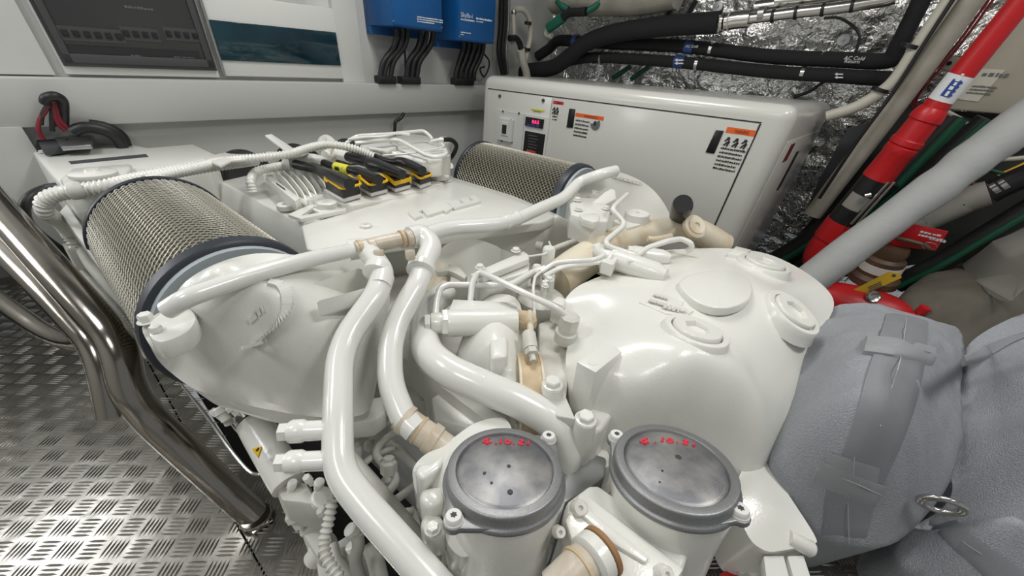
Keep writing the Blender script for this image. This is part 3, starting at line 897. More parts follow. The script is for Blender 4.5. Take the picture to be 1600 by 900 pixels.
# --------------------------------------------------------------- left inlet hood
hood, hood_s = patch('inlet_hood', [(222, 514, .525), (236, 496, .535), (260, 480, .55), (290, 440, .585), (340, 411, .60), (400, 396, .605), (460, 398, .59), (520, 402, .55), (580, 410, .50), (608, 450, .46), (602, 520, .42), (590, 590, .38), (575, 642, .345), (530, 652, .345), (482, 650, .35), (400, 636, .375), (335, 617, .405), (300, 606, .43), (258, 574, .47), (238, 546, .505)],
      [(420, 440, .58), (350, 470, .575), (430, 500, .545), (500, 480, .53), (540, 540, .46), (470, 570, .485), (400, 570, .49), (340, 556, .505), (290, 543, .522), (300, 505, .55), (455, 605, .435), (560, 460, .485), (520, 600, .41)], .05, WC, eng, res=.010, taper=.90, lam=5e-4)
# bolted lid on its corner
lid = [(231, 519), (236, 500), (262, 482), (290, 478), (305, 490), (303, 506), (285, 522), (255, 533), (238, 530)]
mb = MB(); prism(mb, [Vector(p[:3]) for p in spline([at(x, y, z=.556) for x, y in lid], 4, True)], -N_ * .03); ld = mb.build('corner_lid', WP, hood, bevel=.004, seg=2)
for x, y in [(280, 485), (245, 518)]: bolt(at(x, y, z=.556), N_, rad(at(x, y, z=.556), 17), ld, WP, h=.008, washer=False)
for x, y in [(230, 502)]: bolt(at(x, y, z=.535), N_, rad(at(x, y, z=.535), 20), hood, WP, h=.012)
mb = MB(); prism(mb, [at(x, y, z=.32) for x, y in [(425, 640), (600, 618), (602, 645), (580, 660), (470, 668)]], -N_ * .04); mb.build('hood_foot', WC, hood, bevel=.006)
# cast scale marks
arc = [(376, 548), (396, 540), (414, 527), (430, 510), (440, 490), (441, 470), (434, 452), (420, 447)]
prev = None
mb = MB()
A_ = spline([hood_s(x, y, .5) for x, y in arc], 5)
for i in range(len(A_) - 1):
    p, q = Vector(A_[i]), Vector(A_[i + 1]); t = (q - p).normalized(); n_ = t.cross(N_).normalized()
    if i < 12:
        prism(mb, [p - n_ * .0012, p + n_ * .0012, q + n_ * .0012, q - n_ * .0012], N_ * .003)
    m_ = (p + q) / 2
    m_ = m_ + N_ * .0005
    prism(mb, [m_ - t * .0022, m_ + t * .0022, m_ + t * .0022 + n_ * .015, m_ - t * .0022 + n_ * .015], N_ * .005)
mb.build('cast_scale', WC, hood, smooth=30)
text('cast_mark', '150', hood_s(392, 505, .52), (hood_s(412, 487, .52) - hood_s(392, 505, .52)), (hood_s(385, 490, .52) - hood_s(392, 505, .52)), .018, WC, hood, .003)
# ribs behind the hood
for px in ([(475, 446), (560, 418), (585, 425), (570, 448)], [(493, 470), (585, 445), (600, 455), (560, 472)], [(430, 425), (520, 410), (540, 418), (470, 440)]):
    mb = MB(); p = [at(x, y, z=z) for (x, y), z in zip(px, (.56, .545, .51, .50))]
    prism(mb, p, -N_ * .03); mb.build('rib', WC, hood, bevel=.003)
# --------------------------------------------------------------- right hood (by the generator)
rh, rh_s = patch('inlet_hood', [(900, 300, .55), (915, 276, .60), (940, 266, .615), (975, 271, .61), (1010, 288, .585), (1035, 314, .545), (1048, 345, .49), (1030, 365, .45), (980, 372, .43), (940, 368, .43), (905, 350, .45), (880, 330, .48)],
      [(960, 300, .595), (1000, 320, .56), (930, 310, .57), (960, 340, .52), (1010, 345, .51)], .14, WC, eng, res=.012)
mb = MB(); lathe(mb, at(996, 333, z=.545), N_, [(.036, -.05), (.034, .0), (.032, .002), (.007, .002), (.006, -.004), (.0005, -.004)], 28); mb.build('round_boss', WP, rh)
fin = [(912, 327), (945, 300), (955, 294), (962, 297), (963, 310), (930, 327)]
mb = MB(); prism(mb, [at(x, y, z=.585 - (y - 294) * .0013) for x, y in fin], -N_ * .05); mb.build('fin', WP, rh, bevel=.003)
ped = [(890, 318), (905, 308), (935, 310), (955, 325), (950, 345), (925, 347), (905, 338), (892, 334)]
mb = MB(); prism(mb, [at(x, y, z=.555) for x, y in ped], -N_ * .07); mb.build('pedestal', WP, rh, bevel=.004)
for x, y in [(902, 313), (929, 302), (904, 328), (947, 326)]:
    bolt(at(x, y, z=.558), N_, rad(at(x, y, z=.558), 10), rh)
lug = [(905, 335), (930, 332), (937, 335), (936, 345), (928, 347), (910, 341)]
mb = MB(); prism(mb, [at(x, y, z=.565) for x, y in lug], -N_ * .02); mb.build('lug', WP, rh, bevel=.003)
text('cast_mark', 'TURBOCHARGER', rh_s(955, 277, .6), rh_s(995, 288, .6) - rh_s(955, 277, .6), DIR(0, .6, 1), .016, 'dull_white', rh, .002)
# outlet casting of the left bank, behind the pipes
bk, bk_s = patch('intake_elbow', [(680, 415, .46), (690, 388, .49), (712, 376, .51), (740, 373, .52), (770, 382, .51), (800, 396, .49), (822, 408, .46), (790, 425, .43), (740, 440, .42), (700, 440, .42)],
      [(745, 390, .525), (710, 395, .51), (770, 405, .49), (730, 415, .48)], .10, WC, eng, res=.010)
fl_ = [(735, 428), (818, 392), (826, 398), (827, 404), (745, 436)]
mb = MB(); prism(mb, [at(x, y, z=.505) for x, y in fl_], -N_ * .016); mb.build('flange', WP, bk, bevel=.002)
fl_ = [(738, 432), (822, 402), (828, 410), (826, 425), (750, 446)]
mb = MB(); prism(mb, [at(x, y, z=.485) for x, y in fl_], -N_ * .05); mb.build('lower_flange', WP, bk, bevel=.003)
mb = MB(); prism(mb, [at(x, y, z=.4865) for x, y in [(745, 437), (826, 405), (827.5, 407.5), (747, 439.5)]], -N_ * .004); mb.build('gasket_line', 'rust_line', bk)
for x, y in [(806, 392), (750, 418)]: bolt(at(x, y, z=.512), N_, rad(at(x, y, z=.51), 12), bk)
mb = MB(); 
p0, p1 = at(684, 424, z=.465), at(672, 470, z=.42)
lathe(mb, p0, (p1 - p0), [(rad(p0, 46), -.01), (rad(p0, 44), .03), (rad(p0, 40), (p1 - p0).length)], 28); mb.build('charge_tube', 'aged_cream', eng)
mb = MB(); lathe(mb, p1, (p1 - p0), [(rad(p1, 44), -.008), (rad(p1, 48), -.004), (rad(p1, 48), .006), (rad(p1, 44), .010)], 28); mb.build('clamp_ring', 'aged_cream', eng)
cb = [(680, 420), (702, 412), (718, 418), (730, 430), (726, 435), (712, 427), (700, 422), (684, 425)]
mb = MB(); prism(mb, [at(x, y, z=.485) for x, y in cb], -N_ * .014); mb.build('band_clamp', 'dull_white', eng, bevel=.002)
# --------------------------------------------------------------- rounded front housing with oil plugs
dome, dome_s = patch('front_housing', [(882, 470, .455), (905, 446, .465), (955, 424, .47), (985, 402, .475), (1040, 391, .48), (1100, 388, .485), (1150, 389, .485), (1200, 397, .475), (1250, 420, .465), (1290, 450, .45), (1303, 478, .43), (1283, 520, .41), (1262, 570, .385), (1240, 640, .35), (1213, 700, .31), (1170, 748, .27), (1110, 735, .27), (1040, 720, .28), (960, 705, .30), (920, 668, .345), (893, 620, .39), (884, 570, .415), (890, 530, .43), (905, 505, .435), (885, 488, .44)],
      [(1085, 525, .485), (1233, 492, .475), (1195, 417, .485), (1125, 450, .502), (1030, 465, .497), (965, 468, .48), (950, 520, .463), (935, 560, .45), (1000, 580, .455), (1000, 620, .425), (1100, 600, .452), (1050, 650, .405), (1180, 590, .435), (1180, 670, .375), (930, 455, .478), (1050, 410, .492), (1110, 680, .36), (1230, 580, .405), (960, 650, .385)], .30, WP, eng, res=.010, lam=6e-4)
ol = [(1061, 444), (1075, 430), (1105, 423), (1140, 422), (1165, 431), (1176, 448), (1172, 466), (1150, 478), (1118, 480), (1085, 468)]
mb = MB(); prism(mb, [Vector(p[:3]) for p in spline([at(x, y, z=.512) for x, y in ol], 4, True)], -N_ * .02); mb.build('round_pad', WP, dome, bevel=.004, seg=3)
def plug(x, y, w, tilt, z0=.48):
    p = dome_s(x, y, z0); r = rad(p, w)
    e_ = (dome_s(x + 18, y, z0) - dome_s(x - 18, y, z0)).cross(dome_s(x, y - 14, z0) - dome_s(x, y + 14, z0)).normalized()
    if e_.z < 0: e_ = -e_
    ax = (e_ * .6 + N_ * .4).normalized(); p = p + ax * .003
    mb = MB(); lathe(mb, p - ax * .02, ax, [(r * 1.18, 0), (r * 1.04, .016), (r, .026), (r * .96, .029), (r * .80, .029), (r * .78, .022), (.0005, .022)], 40)
    seat = mb.build('plug_seat', WP, dome)
    a_, b_, c_ = basis(ax); n = 48; vs_ = []; fs = []
    hexr = lambda t: 1 / math.cos((t % (math.pi / 3)) - math.pi / 6)
    rows_ = [(.74, 0, 0), (.74, .008, 0), (.70, .011, 0), (.37, .011, 1), (.355, .010, 1), (.34, .0015, 1)]
    for k_, h_, hx_ in rows_:
        for i in range(n):
            t = 2 * math.pi * i / n; rr = r * k_ * (hexr(t) if hx_ else 1)
            vs_.append(p + c_ * (.004 + h_) + (a_ * math.cos(t) + b_ * math.sin(t)) * rr)
    for j in range(len(rows_) - 1):
        for i in range(n): fs.append((j * n + i, j * n + (i + 1) % n, (j + 1) * n + (i + 1) % n, (j + 1) * n + i))
    fs.append(tuple((len(rows_) - 1) * n + i for i in range(n)))
    mb = MB(); mb.add(vs_, fs); pl = mb.build('oil_plug', WP, seat)
plug(1085, 524, 98, (-.12, -.12, 1))
plug(1234, 492, 88, (-.18, .12, 1))
plug(1192, 417, 74, (.0, .12, 1))
# lettered cast plate
tp = [(998, 474), (1022, 457), (1068, 472), (1064, 480), (1084, 487), (1074, 494), (1040, 492)]
mb = MB(); prism(mb, [dome_s(x, y, .49) + N_ * .003 for x, y in tp], -N_ * .02); tpl = mb.build('cast_plate', WP, dome, bevel=.0015)
for s, x, y, sz in (('KL-2000', 1012, 474, .018), ('0181', 1034, 484, .014), ('GEAR', 1020, 465, .012)):
    o_ = dome_s(x, y, .49) + N_ * .004
    text('lettering', s, o_, dome_s(x + 40, y + 12, .49) + N_ * .004 - o_, dome_s(x + 9, y - 12, .49) + N_ * .004 - o_, sz, 'dull_white', tpl, .002)
# block with a threaded hole, ribs at the left foot of the housing
tq = [(949, 530), (972, 549), (931, 582), (901, 565)]
mb = MB(); prism(mb, [at(x, y, z=.475) for x, y in tq], -N_ * .11); blk = mb.build('lifting_block', WP, dome, bevel=.0025)
mb = MB(); lathe(mb, at(926, 566, z=.4752), N_, [(.008, -.001), (.008, .0006), (.0055, .0006)], 20); mb.build('hole_edge', WP, blk)
mb = MB(); lathe(mb, at(926, 566, z=.4752), N_, [(.0052, -.001), (.0052, .0004)], 16); mb.build('threaded_hole', 'hatch_black', blk)
for x, y, w, z, hh in [(863, 601, 25, .425, .10), (915, 655, 26, .40, .10), (1195, 800, 0, .3, 0)]:
    if not w: continue
    p = at(x, y, z=z); r = rad(p, w)
    mb = MB(); lathe(mb, p - N_ * hh, N_, [(r * 1.5, 0), (r * 1.42, hh * .95), (r * 1.35, hh)], 24); bs = mb.build('bolt_boss', WP, dome)
    bolt(p, N_, r, bs)
mb = MB(); prism(mb, [at(x, y, z=.382) for x, y in [(896, 668), (900, 645), (935, 632), (962, 640), (940, 672), (915, 678)]], -N_ * .10); mb.build('boss_web', WP, dome, bevel=.008, seg=3)
# lower deck on the left of the housing
ds = [(842, 505), (875, 492), (905, 515), (890, 560), (885, 620), (900, 655), (870, 650), (842, 620)]
mb = MB(); prism(mb, [at(x, y, z=.405) for x, y in ds], -N_ * .10); mb.build('deck_plate', 'dull_white', dome, bevel=.003)
# --------------------------------------------------------------- turbine in the middle with its clamp band
tb, tb_s = patch('turbine_housing', [(706, 590, .36), (716, 545, .40), (730, 510, .42), (745, 478, .44), (775, 460, .455), (805, 465, .45), (816, 490, .43), (816, 540, .425), (814, 600, .40), (808, 650, .36), (760, 640, .34)],
      [(770, 490, .465), (795, 520, .455), (780, 560, .445), (750, 560, .43), (790, 600, .42)], .12, WC, eng, res=.010)
mb = MB(); 
for z_, x0, x1, y0, y1 in [(.47, 765, 792, 526, 556)]:
    pass
prism(mb, [at(x, y, z=.466) for x, y in [(764, 530), (794, 524), (794, 556), (767, 560)]], -N_ * .05); mb.build('side_boss', WC, tb, bevel=.008, seg=3)
pa, pb = at(699, 505, z=.455), at(806, 502, z=.45)
mb = MB(); ax = pb - pa; r = rad(pa, 43); lathe(mb, pa, ax, [(r * .96, 0), (r, .004), (r, ax.length)], 32); cyl = mb.build('actuator_barrel', WP, eng)
ba = [(708, 467), (806, 472), (812, 490), (700, 486)]
mb = MB(); prism(mb, [at(x, y, z=.475) for x, y in ba], -N_ * .03); mb.build('barrel_bracket', WP, cyl, bevel=.003)
mb = MB(); lathe(mb, pa - ax.normalized() * .010, ax, [(r * 1.0, 0), (r * 1.02, .001), (r * 1.02, .010)], 6, rot=.2); mb.build('hex_collar', WP, cyl, smooth=30)
pc = at(684, 505, z=.455); mb = MB(); lathe(mb, pc - ax.normalized() * .013, ax, [(r * .70, 0), (r * .78, .003), (r * .78, .022), (r * .6, .026)], 24); mb.build('banjo_fitting', WP, cyl)
mb = MB(); lathe(mb, pc - ax.normalized() * .024, ax, [(r * .72, 0), (r * .74, .001), (r * .74, .010)], 6, rot=.5); mb.build('banjo_nut', WP, cyl, smooth=30)
# band
bc = at(829, 566, z=.435); bax = (at(845, 566, z=.435) - at(811, 566, z=.435)); bw = bax.length; bR = .075
c_ = bc - N_ * bR + DIR(-.3, 0, 0) * .0
mb = MB(); lathe(mb, c_ - bax / 2, bax, [(bR - .012, 0), (bR, .001), (bR, bw - .001), (bR - .012, bw)], 48); band = mb.build('clamp_band', 'tan_band', eng)
for s in (-1, 1):
    mb = MB(); lathe(mb, c_ + bax.normalized() * (s * bw * .5) - bax.normalized() * .002, bax, [(bR - .02, 0), (bR + .002, 0), (bR + .002, .004), (bR - .02, .004)], 48); mb.build('band_edge', 'aged_cream', band)
mb = MB(); p, q = at(828, 488, z=.452), at(829, 520, z=.462); lathe(mb, p, q - p, [(.006, 0), (.006, (q - p).length)], 14); tbolt = mb.build('clamp_bolt', 'aged_cream', band)
mb = MB(); p, q = at(826, 520, z=.462), at(830, 546, z=.452); lathe(mb, p, q - p, [(.011, 0), (.0125, .003), (.0125, (q - p).length)], 18); mb.build('bolt_sleeve', 'dull_white', tbolt)
mb = MB(); p = at(830, 546, z=.453); lathe(mb, p, at(832, 556, z=.449) - p, [(.012, 0), (.012, .010), (.006, .012), (.006, .024)], 6); mb.build('bolt_nut', 'dull_white', tbolt, smooth=30)
tr = [(806, 482), (836, 486), (840, 500), (834, 506), (808, 502)]
mb = MB(); prism(mb, [at(x, y, z=.458) for x, y in tr], -N_ * .018); mb.build('trunnion', 'tan_band', band, bevel=.004)
# plate under the turbine
up = [(674, 622), (690, 612), (760, 640), (830, 668), (812, 700), (720, 665), (680, 655)]
mb = MB(); prism(mb, [at(x, y, z=.335) for x, y in up], -N_ * .05); mb.build('base_plate', WC, eng, bevel=.003)
mb = MB(); prism(mb, [at(x, y, z=.30) for x, y in [(692, 655), (810, 668), (806, 685), (694, 672)]], -N_ * .04); pt = mb.build('data_plate', 'black_plastic', eng, bevel=.001)
text('lettering', 'mtu  12V 2000', at(697, 667, z=.3012), at(760, 671, z=.3012) - at(697, 667, z=.3012), N_ * .3 + DIR(1, 1, 0), .012, 'print_white', pt, .0004)
# --------------------------------------------------------------- sensor connector and small fuel lines
c = at(884, 525, z=.435); t_ = at(890, 500, z=.475)
mb = MB(); lathe(mb, c, t_ - c, [(.022, -.01), (.022, .012), (.018, .014), (.018, .020)], 24); lathe(mb, c + (t_ - c).normalized() * .018, t_ - c, [(.017, 0), (.020, .004), (.019, .030), (.012, .034)], 8); sn = mb.build('sensor_plug', 'dull_white', eng, smooth=30)
def fuel(name, pl, w=8, m='pipe_paint', parent=eng, bend=.02, **k): return pipe(name, pl, w, m, parent, bend=bend, seg=12, **k)
fuel('sensor_lead', [(735, 470, .47), (738, 440, .50), (748, 424, .515), (775, 436, .515), (830, 463, .51), (868, 480, .50), (884, 492, .485), (890, 502, .475)], 10, bend=.012)
fuel('control_line', [(680, 500, .46), (682, 470, .475), (688, 450, .485), (700, 445, .487), (780, 446, .49), (800, 444, .49), (832, 425, .485)], 10.5, bend=.014)
fuel('thin_line', [(836, 510, .43), (834, 470, .46), (833, 450, .475), (836, 432, .485), (845, 425, .49)], 5, bend=.01)
fuel('thin_line', [(825, 401, .50), (852, 397, .495), (862, 388, .49), (858, 378, .485)], 3.5, bend=.01)
# fuel distributor with its block
c = at(848, 455, z=.40)
p = at(845, 466, z=.43); r = rad(p, 70)
mb = MB(); lathe(mb, p - N_ * .10, N_, [(r * .9, 0), (r, .02), (r, .085), (r * 1.05, .09), (r * 1.05, .102), (r * .9, .108), (r * .3, .112)], 36); fd = mb.build('fuel_filter_head', 'dull_white', eng)
for x, y, w, h_ in [(856, 406, 20, .03), (860, 437, 14, .012), (838, 425, 14, .014), (850, 448, 10, .01)]:
    q = at(x, y, z=.47); mb = MB(); lathe(mb, q - N_ * .03, N_, [(rad(q, w), 0), (rad(q, w), .03 + h_), (rad(q, w) * .8, .034 + h_)], 16); mb.build('fitting', WP, fd)
bolt(at(858, 437, z=.482), N_, rad(at(858, 437, z=.48), 11), fd); bolt(at(852, 447, z=.478), N_, rad(at(858, 437, z=.48), 9), fd)
fuel('fuel_line', [(845, 425, .485), (868, 410, .50), (900, 408, .51), (930, 406, .515), (945, 398, .52)], 8)
fuel('fuel_line', [(850, 432, .485), (875, 418, .495), (920, 412, .505), (950, 408, .51), (955, 398, .52)], 8)
fuel('fuel_line', [(820, 432, .46), (838, 425, .48), (852, 420, .485)], 13)
fuel('fuel_line', [(790, 440, .46), (806, 432, .47), (822, 434, .47)], 5)
fuel('breather_line', [(980, 304, .585), (960, 322, .585), (957, 328, .58), (968, 340, .565), (975, 348, .555), (973, 355, .55), (948, 375, .535), (947, 382, .53), (955, 387, .525), (990, 398, .515)], 8.5, bend=.012)
fuel('hooked_line', [(995, 400, .51), (1010, 388, .52), (1045, 376, .53), (1065, 373, .53), (1080, 380, .525), (1081, 388, .51), (1072, 392, .50)], 9, bend=.015)
# connector bank on the housing shoulder
for (x0, y0), (x1, y1), w in [((936, 392), (960, 410), 26), ((985, 396), (1045, 404), 26), ((960, 405), (1040, 432), 34)]:
    a_, b_ = at(x0, y0, z=.50), at(x1, y1, z=.50); mb = MB(); r = rad(a_, w)
    lathe(mb, a_, b_ - a_, [(r * .8, 0), (r, .004), (r, (b_ - a_).length * .8), (r * .7, (b_ - a_).length)], 20); mb.build('connector_body', WP, dome)
    mb = MB(); lathe(mb, a_ - (b_ - a_).normalized() * .008, b_ - a_, [(r * .95, 0), (r * .95, .012)], 8); mb.build('connector_nut', WP, dome, smooth=30)
mb = MB(); prism(mb, [at(x, y, z=.52) for x, y in [(980, 399), (990, 392), (1000, 397), (994, 408), (982, 407)]], -N_ * .03); mb.build('clip_block', WP, dome, bevel=.002)
mb = MB(); prism(mb, [at(x, y, z=.515) for x, y in [(938, 396), (955, 390), (966, 402), (958, 414), (940, 408)]], -N_ * .03); mb.build('clip_block', WP, dome, bevel=.002)
mb = MB(); prism(mb, [at(x, y, z=.50) for x, y in [(1137, 396), (1150, 384), (1175, 390), (1160, 399)]], -N_ * .05); mb.build('corner_lug', WP, dome, bevel=.003)
mb = MB(); prism(mb, [at(x, y, z=.47) for x, y in [(862, 470), (872, 462), (884, 466), (880, 478)]], -N_ * .05); mb.build('corner_lug', WP, dome, bevel=.003)
# --------------------------------------------------------------- cream exhaust manifold of the far bank
man = pipe('exhaust_manifold', [(868, 440, .44, 58), (905, 412, .46, 56), (950, 385, .475, 50), (990, 368, .485, 44), (1040, 360, .495, 40), (1085, 362, .49, 42), (1130, 385, .45, 40)], None, 'aged_cream', eng, const=False, seg=24)
p = at(1088, 353, z=.535); axm = DIR(-.55, -.35, .75)
mb = MB(); lathe(mb, p - axm * .012, axm, [(.034, 0), (.034, .010), (.030, .013), (.024, .013), (.024, .017), (.009, .017), (.008, .012), (.0005, .012)], 32); mb.build('manifold_boss', 'aged_cream', man)
p = at(948, 380, z=.50)
mb = MB(); lathe(mb, at(944, 386, z=.495), DIR(-.6, -.2, .8), [(.030, -.01), (.030, .006), (.024, .010), (.01, .010)], 28); mb.build('manifold_boss', 'aged_cream', man)
mb = MB(); prism(mb, [at(x, y, z=.52) for x, y in [(985, 332), (1000, 328), (1018, 345), (1008, 352)]], -N_ * .05); mb.build('manifold_bracket', WP, man, bevel=.003)
mb = MB(); prism(mb, [at(x, y, z=.525) for x, y in [(958, 344), (985, 336), (1005, 350), (980, 356)]], -N_ * .05); mb.build('manifold_bracket', WP, man, bevel=.003)
fuel('probe', [(1012, 373, .52), (1022, 374, .52), (1035, 372, .52), (1048, 369, .52)], 9, m='aged_cream')
mb = MB(); boxf(mb, .14, .5, .74, 1.14, .05, .36); mb.build('far_bank', 'aged_cream', eng, bevel=.03)
fuel('corrugated_lead', [(858, 392, .46), (880, 383, .475), (905, 375, .485), (925, 368, .49)], 10, m='dull_white', ribs=(.006, .0016))
fuel('pressure_sensor', [(912, 362, .50), (922, 364, .50)], 11, m='black_plastic')
fuel('pressure_sensor', [(922, 364, .50), (935, 367, .50), (955, 374, .50)], 11, m='dull_white')
p, q = at(1060, 342, z=.52), at(1067, 318, z=.60)
mb = MB(); lathe(mb, p, q - p, [(.020, -.02), (.020, .03), (.027, .032), (.027, (q - p).length * .9), (.024, (q - p).length)], 24); mb.build('filler_cap', 'black_plastic', eng)
mb = MB(); lathe(mb, p + (q - p) * .12, q - p, [(.0205, 0), (.0205, .012)], 24); mb.build('cap_print', 'yellow_clip', eng)
fuel('cable_plug', [(838, 383, .46), (848, 385, .46)], 13, m='dull_white')
# --------------------------------------------------------------- coolant pipes
PP = 'pipe_paint'
pipe('coolant_pipe', [(262, 484, .585), (290, 466, .60), (390, 431, .60), (480, 406, .59), (560, 389, .57)], 27, PP, eng, bend=.03)
pipe('coolant_pipe', [(545, 391, .57), (568, 388, .57), (582, 400, .565), (600, 425, .555), (594, 448, .545)], 33, PP, eng, bend=.03, const=False)
cpA = pipe('coolant_pipe', [(598, 432, .55), (588, 462, .535), (531, 540, .49), (528, 640, .45), (528, 735, .41), (570, 790, .39), (690, 925, .34)], 44, PP, eng, bend=.05, seg=24)
def collar(x, y, z, w, dx, dy, dz, h=.010, m=PP, parent=eng, name='pipe_collar'):
    p = at(x, y, z=z); q = at(x + dx, y + dy, z=z + dz); r = rad(p, w)
    mb = MB(); a = (q - p).normalized(); lathe(mb, p - a * h, a, [(r * .85, 0), (r, h * .3), (r, h * 1.7), (r * .85, h * 2)], 28); return mb.build(name, m, parent)
collar(590, 424, .555, 44, -8, 20, -.01)
# joint hose between the two risers
hs_ = pipe('joint_hose', [(556, 390, .575), (600, 379, .575), (652, 369, .575)], 24, 'beige_hose', eng)
for x, y in [(562, 389), (628, 374)]:
    collar(x, y, .575, 29, 30, -7, 0, .004, 'tan_band', hs_, 'hose_edge')
for x, y in [(580, 386), (638, 373)]:
    collar(x, y, .575, 28, 30, -7, 0, .007, 'beige_hose', hs_, 'hose_clamp')
for x, y in [(591, 390), (640, 390)]:
    mb = MB(); p = at(x, y, z=.585); q = at(x + 2, y + 14, z=.57); lathe(mb, p, q - p, [(.008, 0), (.009, .002), (.009, .016), (.006, .02)], 12); mb.build('clamp_screw', 'beige_hose', hs_)
pipe('coolant_pipe', [(640, 371, .575), (658, 366, .575), (676, 385, .56), (664, 410, .545), (658, 432, .53)], 34, PP, eng, bend=.03, const=False)
cpB = pipe('coolant_pipe', [(660, 424, .535), (652, 446, .525), (610, 520, .475), (609, 600, .43), (632, 655, .40), (650, 672, .39)], 38, PP, eng, bend=.05, seg=24)
collar(658, 420, .54, 44, -6, 20, -.01)
pipe('coolant_pipe', [(650, 371, .57), (700, 356, .565), (775, 351, .56), (805, 343, .555), (880, 310, .56), (905, 284, .585), (940, 272, .62), (962, 267, .625)], 20, PP, eng, bend=.03)
collar(790, 347, .558, 24, 20, -5, 0, .008)
collar(808, 341, .556, 23, 20, -8, 0, .004)
th = pipe('tan_hose', [(626, 650, .40), (648, 667, .39), (690, 696, .37), (708, 709, .36)], 43, 'beige_hose', eng, seg=24)
collar(634, 656, .397, 48, 20, 14, -.01, .007, 'beige_hose', th, 'hose_clamp'); collar(676, 686, .376, 49, 20, 14, -.01, .009, 'beige_hose', th, 'hose_clamp')
collar(655, 672, .386, 46, 20, 14, -.01, .003, 'tan_band', th, 'hose_edge')
cpC = pipe('coolant_pipe', [(700, 455, .44), (672, 478, .43), (662, 510, .43), (668, 548, .43), (700, 578, .43), (750, 602, .42), (815, 630, .40), (868, 665, .37), (884, 700, .33), (882, 725, .30)], 48, PP, eng, seg=24)
collar(756, 604, .42, 50.5, 20, 8, 0, .003)
# ------------------------------------------------ two grey filter caps with handwriting
CAX = (Vector((0, 0, 1)) * 2.1 - Vector(ZZ) * 1.1).normalized()
def cap(cx, cy, w, z, bolts, note):
    p = at(cx, cy, z=z); r = rad(p, w); A = CAX
    body = MB(); lathe(body, p - A * .20, A, [(r * .80, 0), (r * .86, .10), (r * .98, .172), (r * .98, .177)], 48); bd = body.build('filter_bowl', WP, eng)
    bd['label'] = note
    mb = MB(); lathe(mb, p - A * .024, A, [(r * .85, 0), (r * 1.0, 0), (r * 1.01, .002), (r * 1.0, .0055), (r * .985, .007), (r * .965, .008), (r * .952, .010), (r * .945, .019), (r * .938, .0215), (r * .925, .0232), (r * .905, .0238), (r * .80, .024), (r * .785, .0225), (r * .78, .012)], 80)
    c1 = mb.build('cap_ring', 'cap_metal', bd, smooth=50)
    prof = [(r * .80, -.002)] + [(r * .79 * (1 - t), .000 + .009 * (1 - (1 - t) ** 2)) for t in [i / 10 for i in range(10)]] + [(.0005, .009)]
    mb = MB(); lathe(mb, p - A * .003, A, prof, 64); dish = mb.build('cap_dish', 'cap_dish', c1, smooth=60)
    for bx, by, bw in bolts:
        q = on_plane(bx, by, p - A * .014, A); br = rad(q, bw)
        d = (q - p); d = d - A * d.dot(A); dl = d.length; d.normalize(); s = d.cross(A)
        c0 = p - A * .024
        e = []
        for i in range(9):
            t = math.radians(-80 + 20 * i); e.append(c0 + d * (dl + br * 1.25 * math.cos(t)) + s * (br * 1.25 * math.sin(t)))
        e += [c0 + d * r * .78 + s * r * .56, c0 + d * r * .78 - s * r * .56]
        mb = MB(); prism(mb, e, A * .009); mb.build('cap_ear', 'cap_metal', c1, bevel=.002)
        q = c0 + d * dl + A * .009
        mb = MB(); lathe(mb, q, A, [(br * 1.12, 0), (br * 1.1, .002), (br, .002), (br, .006), (br * .85, .009), (br * .42, .009)], 28); mb.build('torx_bolt', 'label_white', c1)
        st = []
        for i in range(12):
            rr = br * (.42 if i % 2 == 0 else .27); st.append(q + A * .0091 + (d * math.cos(i * math.pi / 6) + s * math.sin(i * math.pi / 6)) * rr)
        mb = MB(); prism(mb, st, A * .0004); mb.build('torx_socket', 'dark_grey', c1, smooth=0)
    return p, r, c1, dish
p1_, r1_, c1_, dish1 = cap(789, 729, 192, .425, [(857, 686, 22), (709, 812, 28)], 'grey domed cap with red handwriting, beside the tan hose')
p2_, r2_, c2_, dish2 = cap(1055, 724, 196, .425, [(963, 684, 22), (1155, 801, 28)], 'grey domed cap with red handwriting, nearer the grey blanket')
def dishpt(x, y, p, r, extra):
    q = on_plane(x, y, p + CAX * .002, CAX)
    rho = min(1, (q - p).length / (r * .79))
    return on_plane(x, y, p - CAX * .003 + CAX * (.009 * (1 - rho ** 2) + extra), CAX)
def hand(px, dish, p, r):
    for st in px:
        rows = []
        for x, y in st:
            q = dishpt(x, y + 1.5, p, r, .0006); rows.append((*q, rad(q, 4.2)))
        mb = MB(); sweep(mb, spline(rows, 4) if len(rows) > 2 else [np.array(r_) for r_ in rows], 6); mb.build('marker_stroke', 'red_marker', dish)
hand([[(764, 683), (755, 689), (768, 690)], [(762, 684), (761, 693)], [(774, 692), (776, 692.5)], [(783, 685), (782, 692)], [(793, 686), (790, 689), (793, 692), (797, 689), (793, 686)], [(802, 692), (804, 692)], [(812, 687), (818, 687), (811, 692), (818, 693)], [(826, 689), (825, 694)]], dish1, p1_, r1_)
hand([[(1011, 683), (1001, 689), (1014, 690)], [(1009, 684), (1008, 693)], [(1023, 690), (1025, 690.5)], [(1036, 683), (1034, 689)], [(1047, 684), (1043, 687), (1046, 690), (1051, 688), (1047, 684)], [(1057, 690), (1059, 690.5)], [(1068, 687), (1074, 688), (1067, 691.5), (1075, 693)], [(1085, 692), (1083, 696)]], dish2, p2_, r2_)
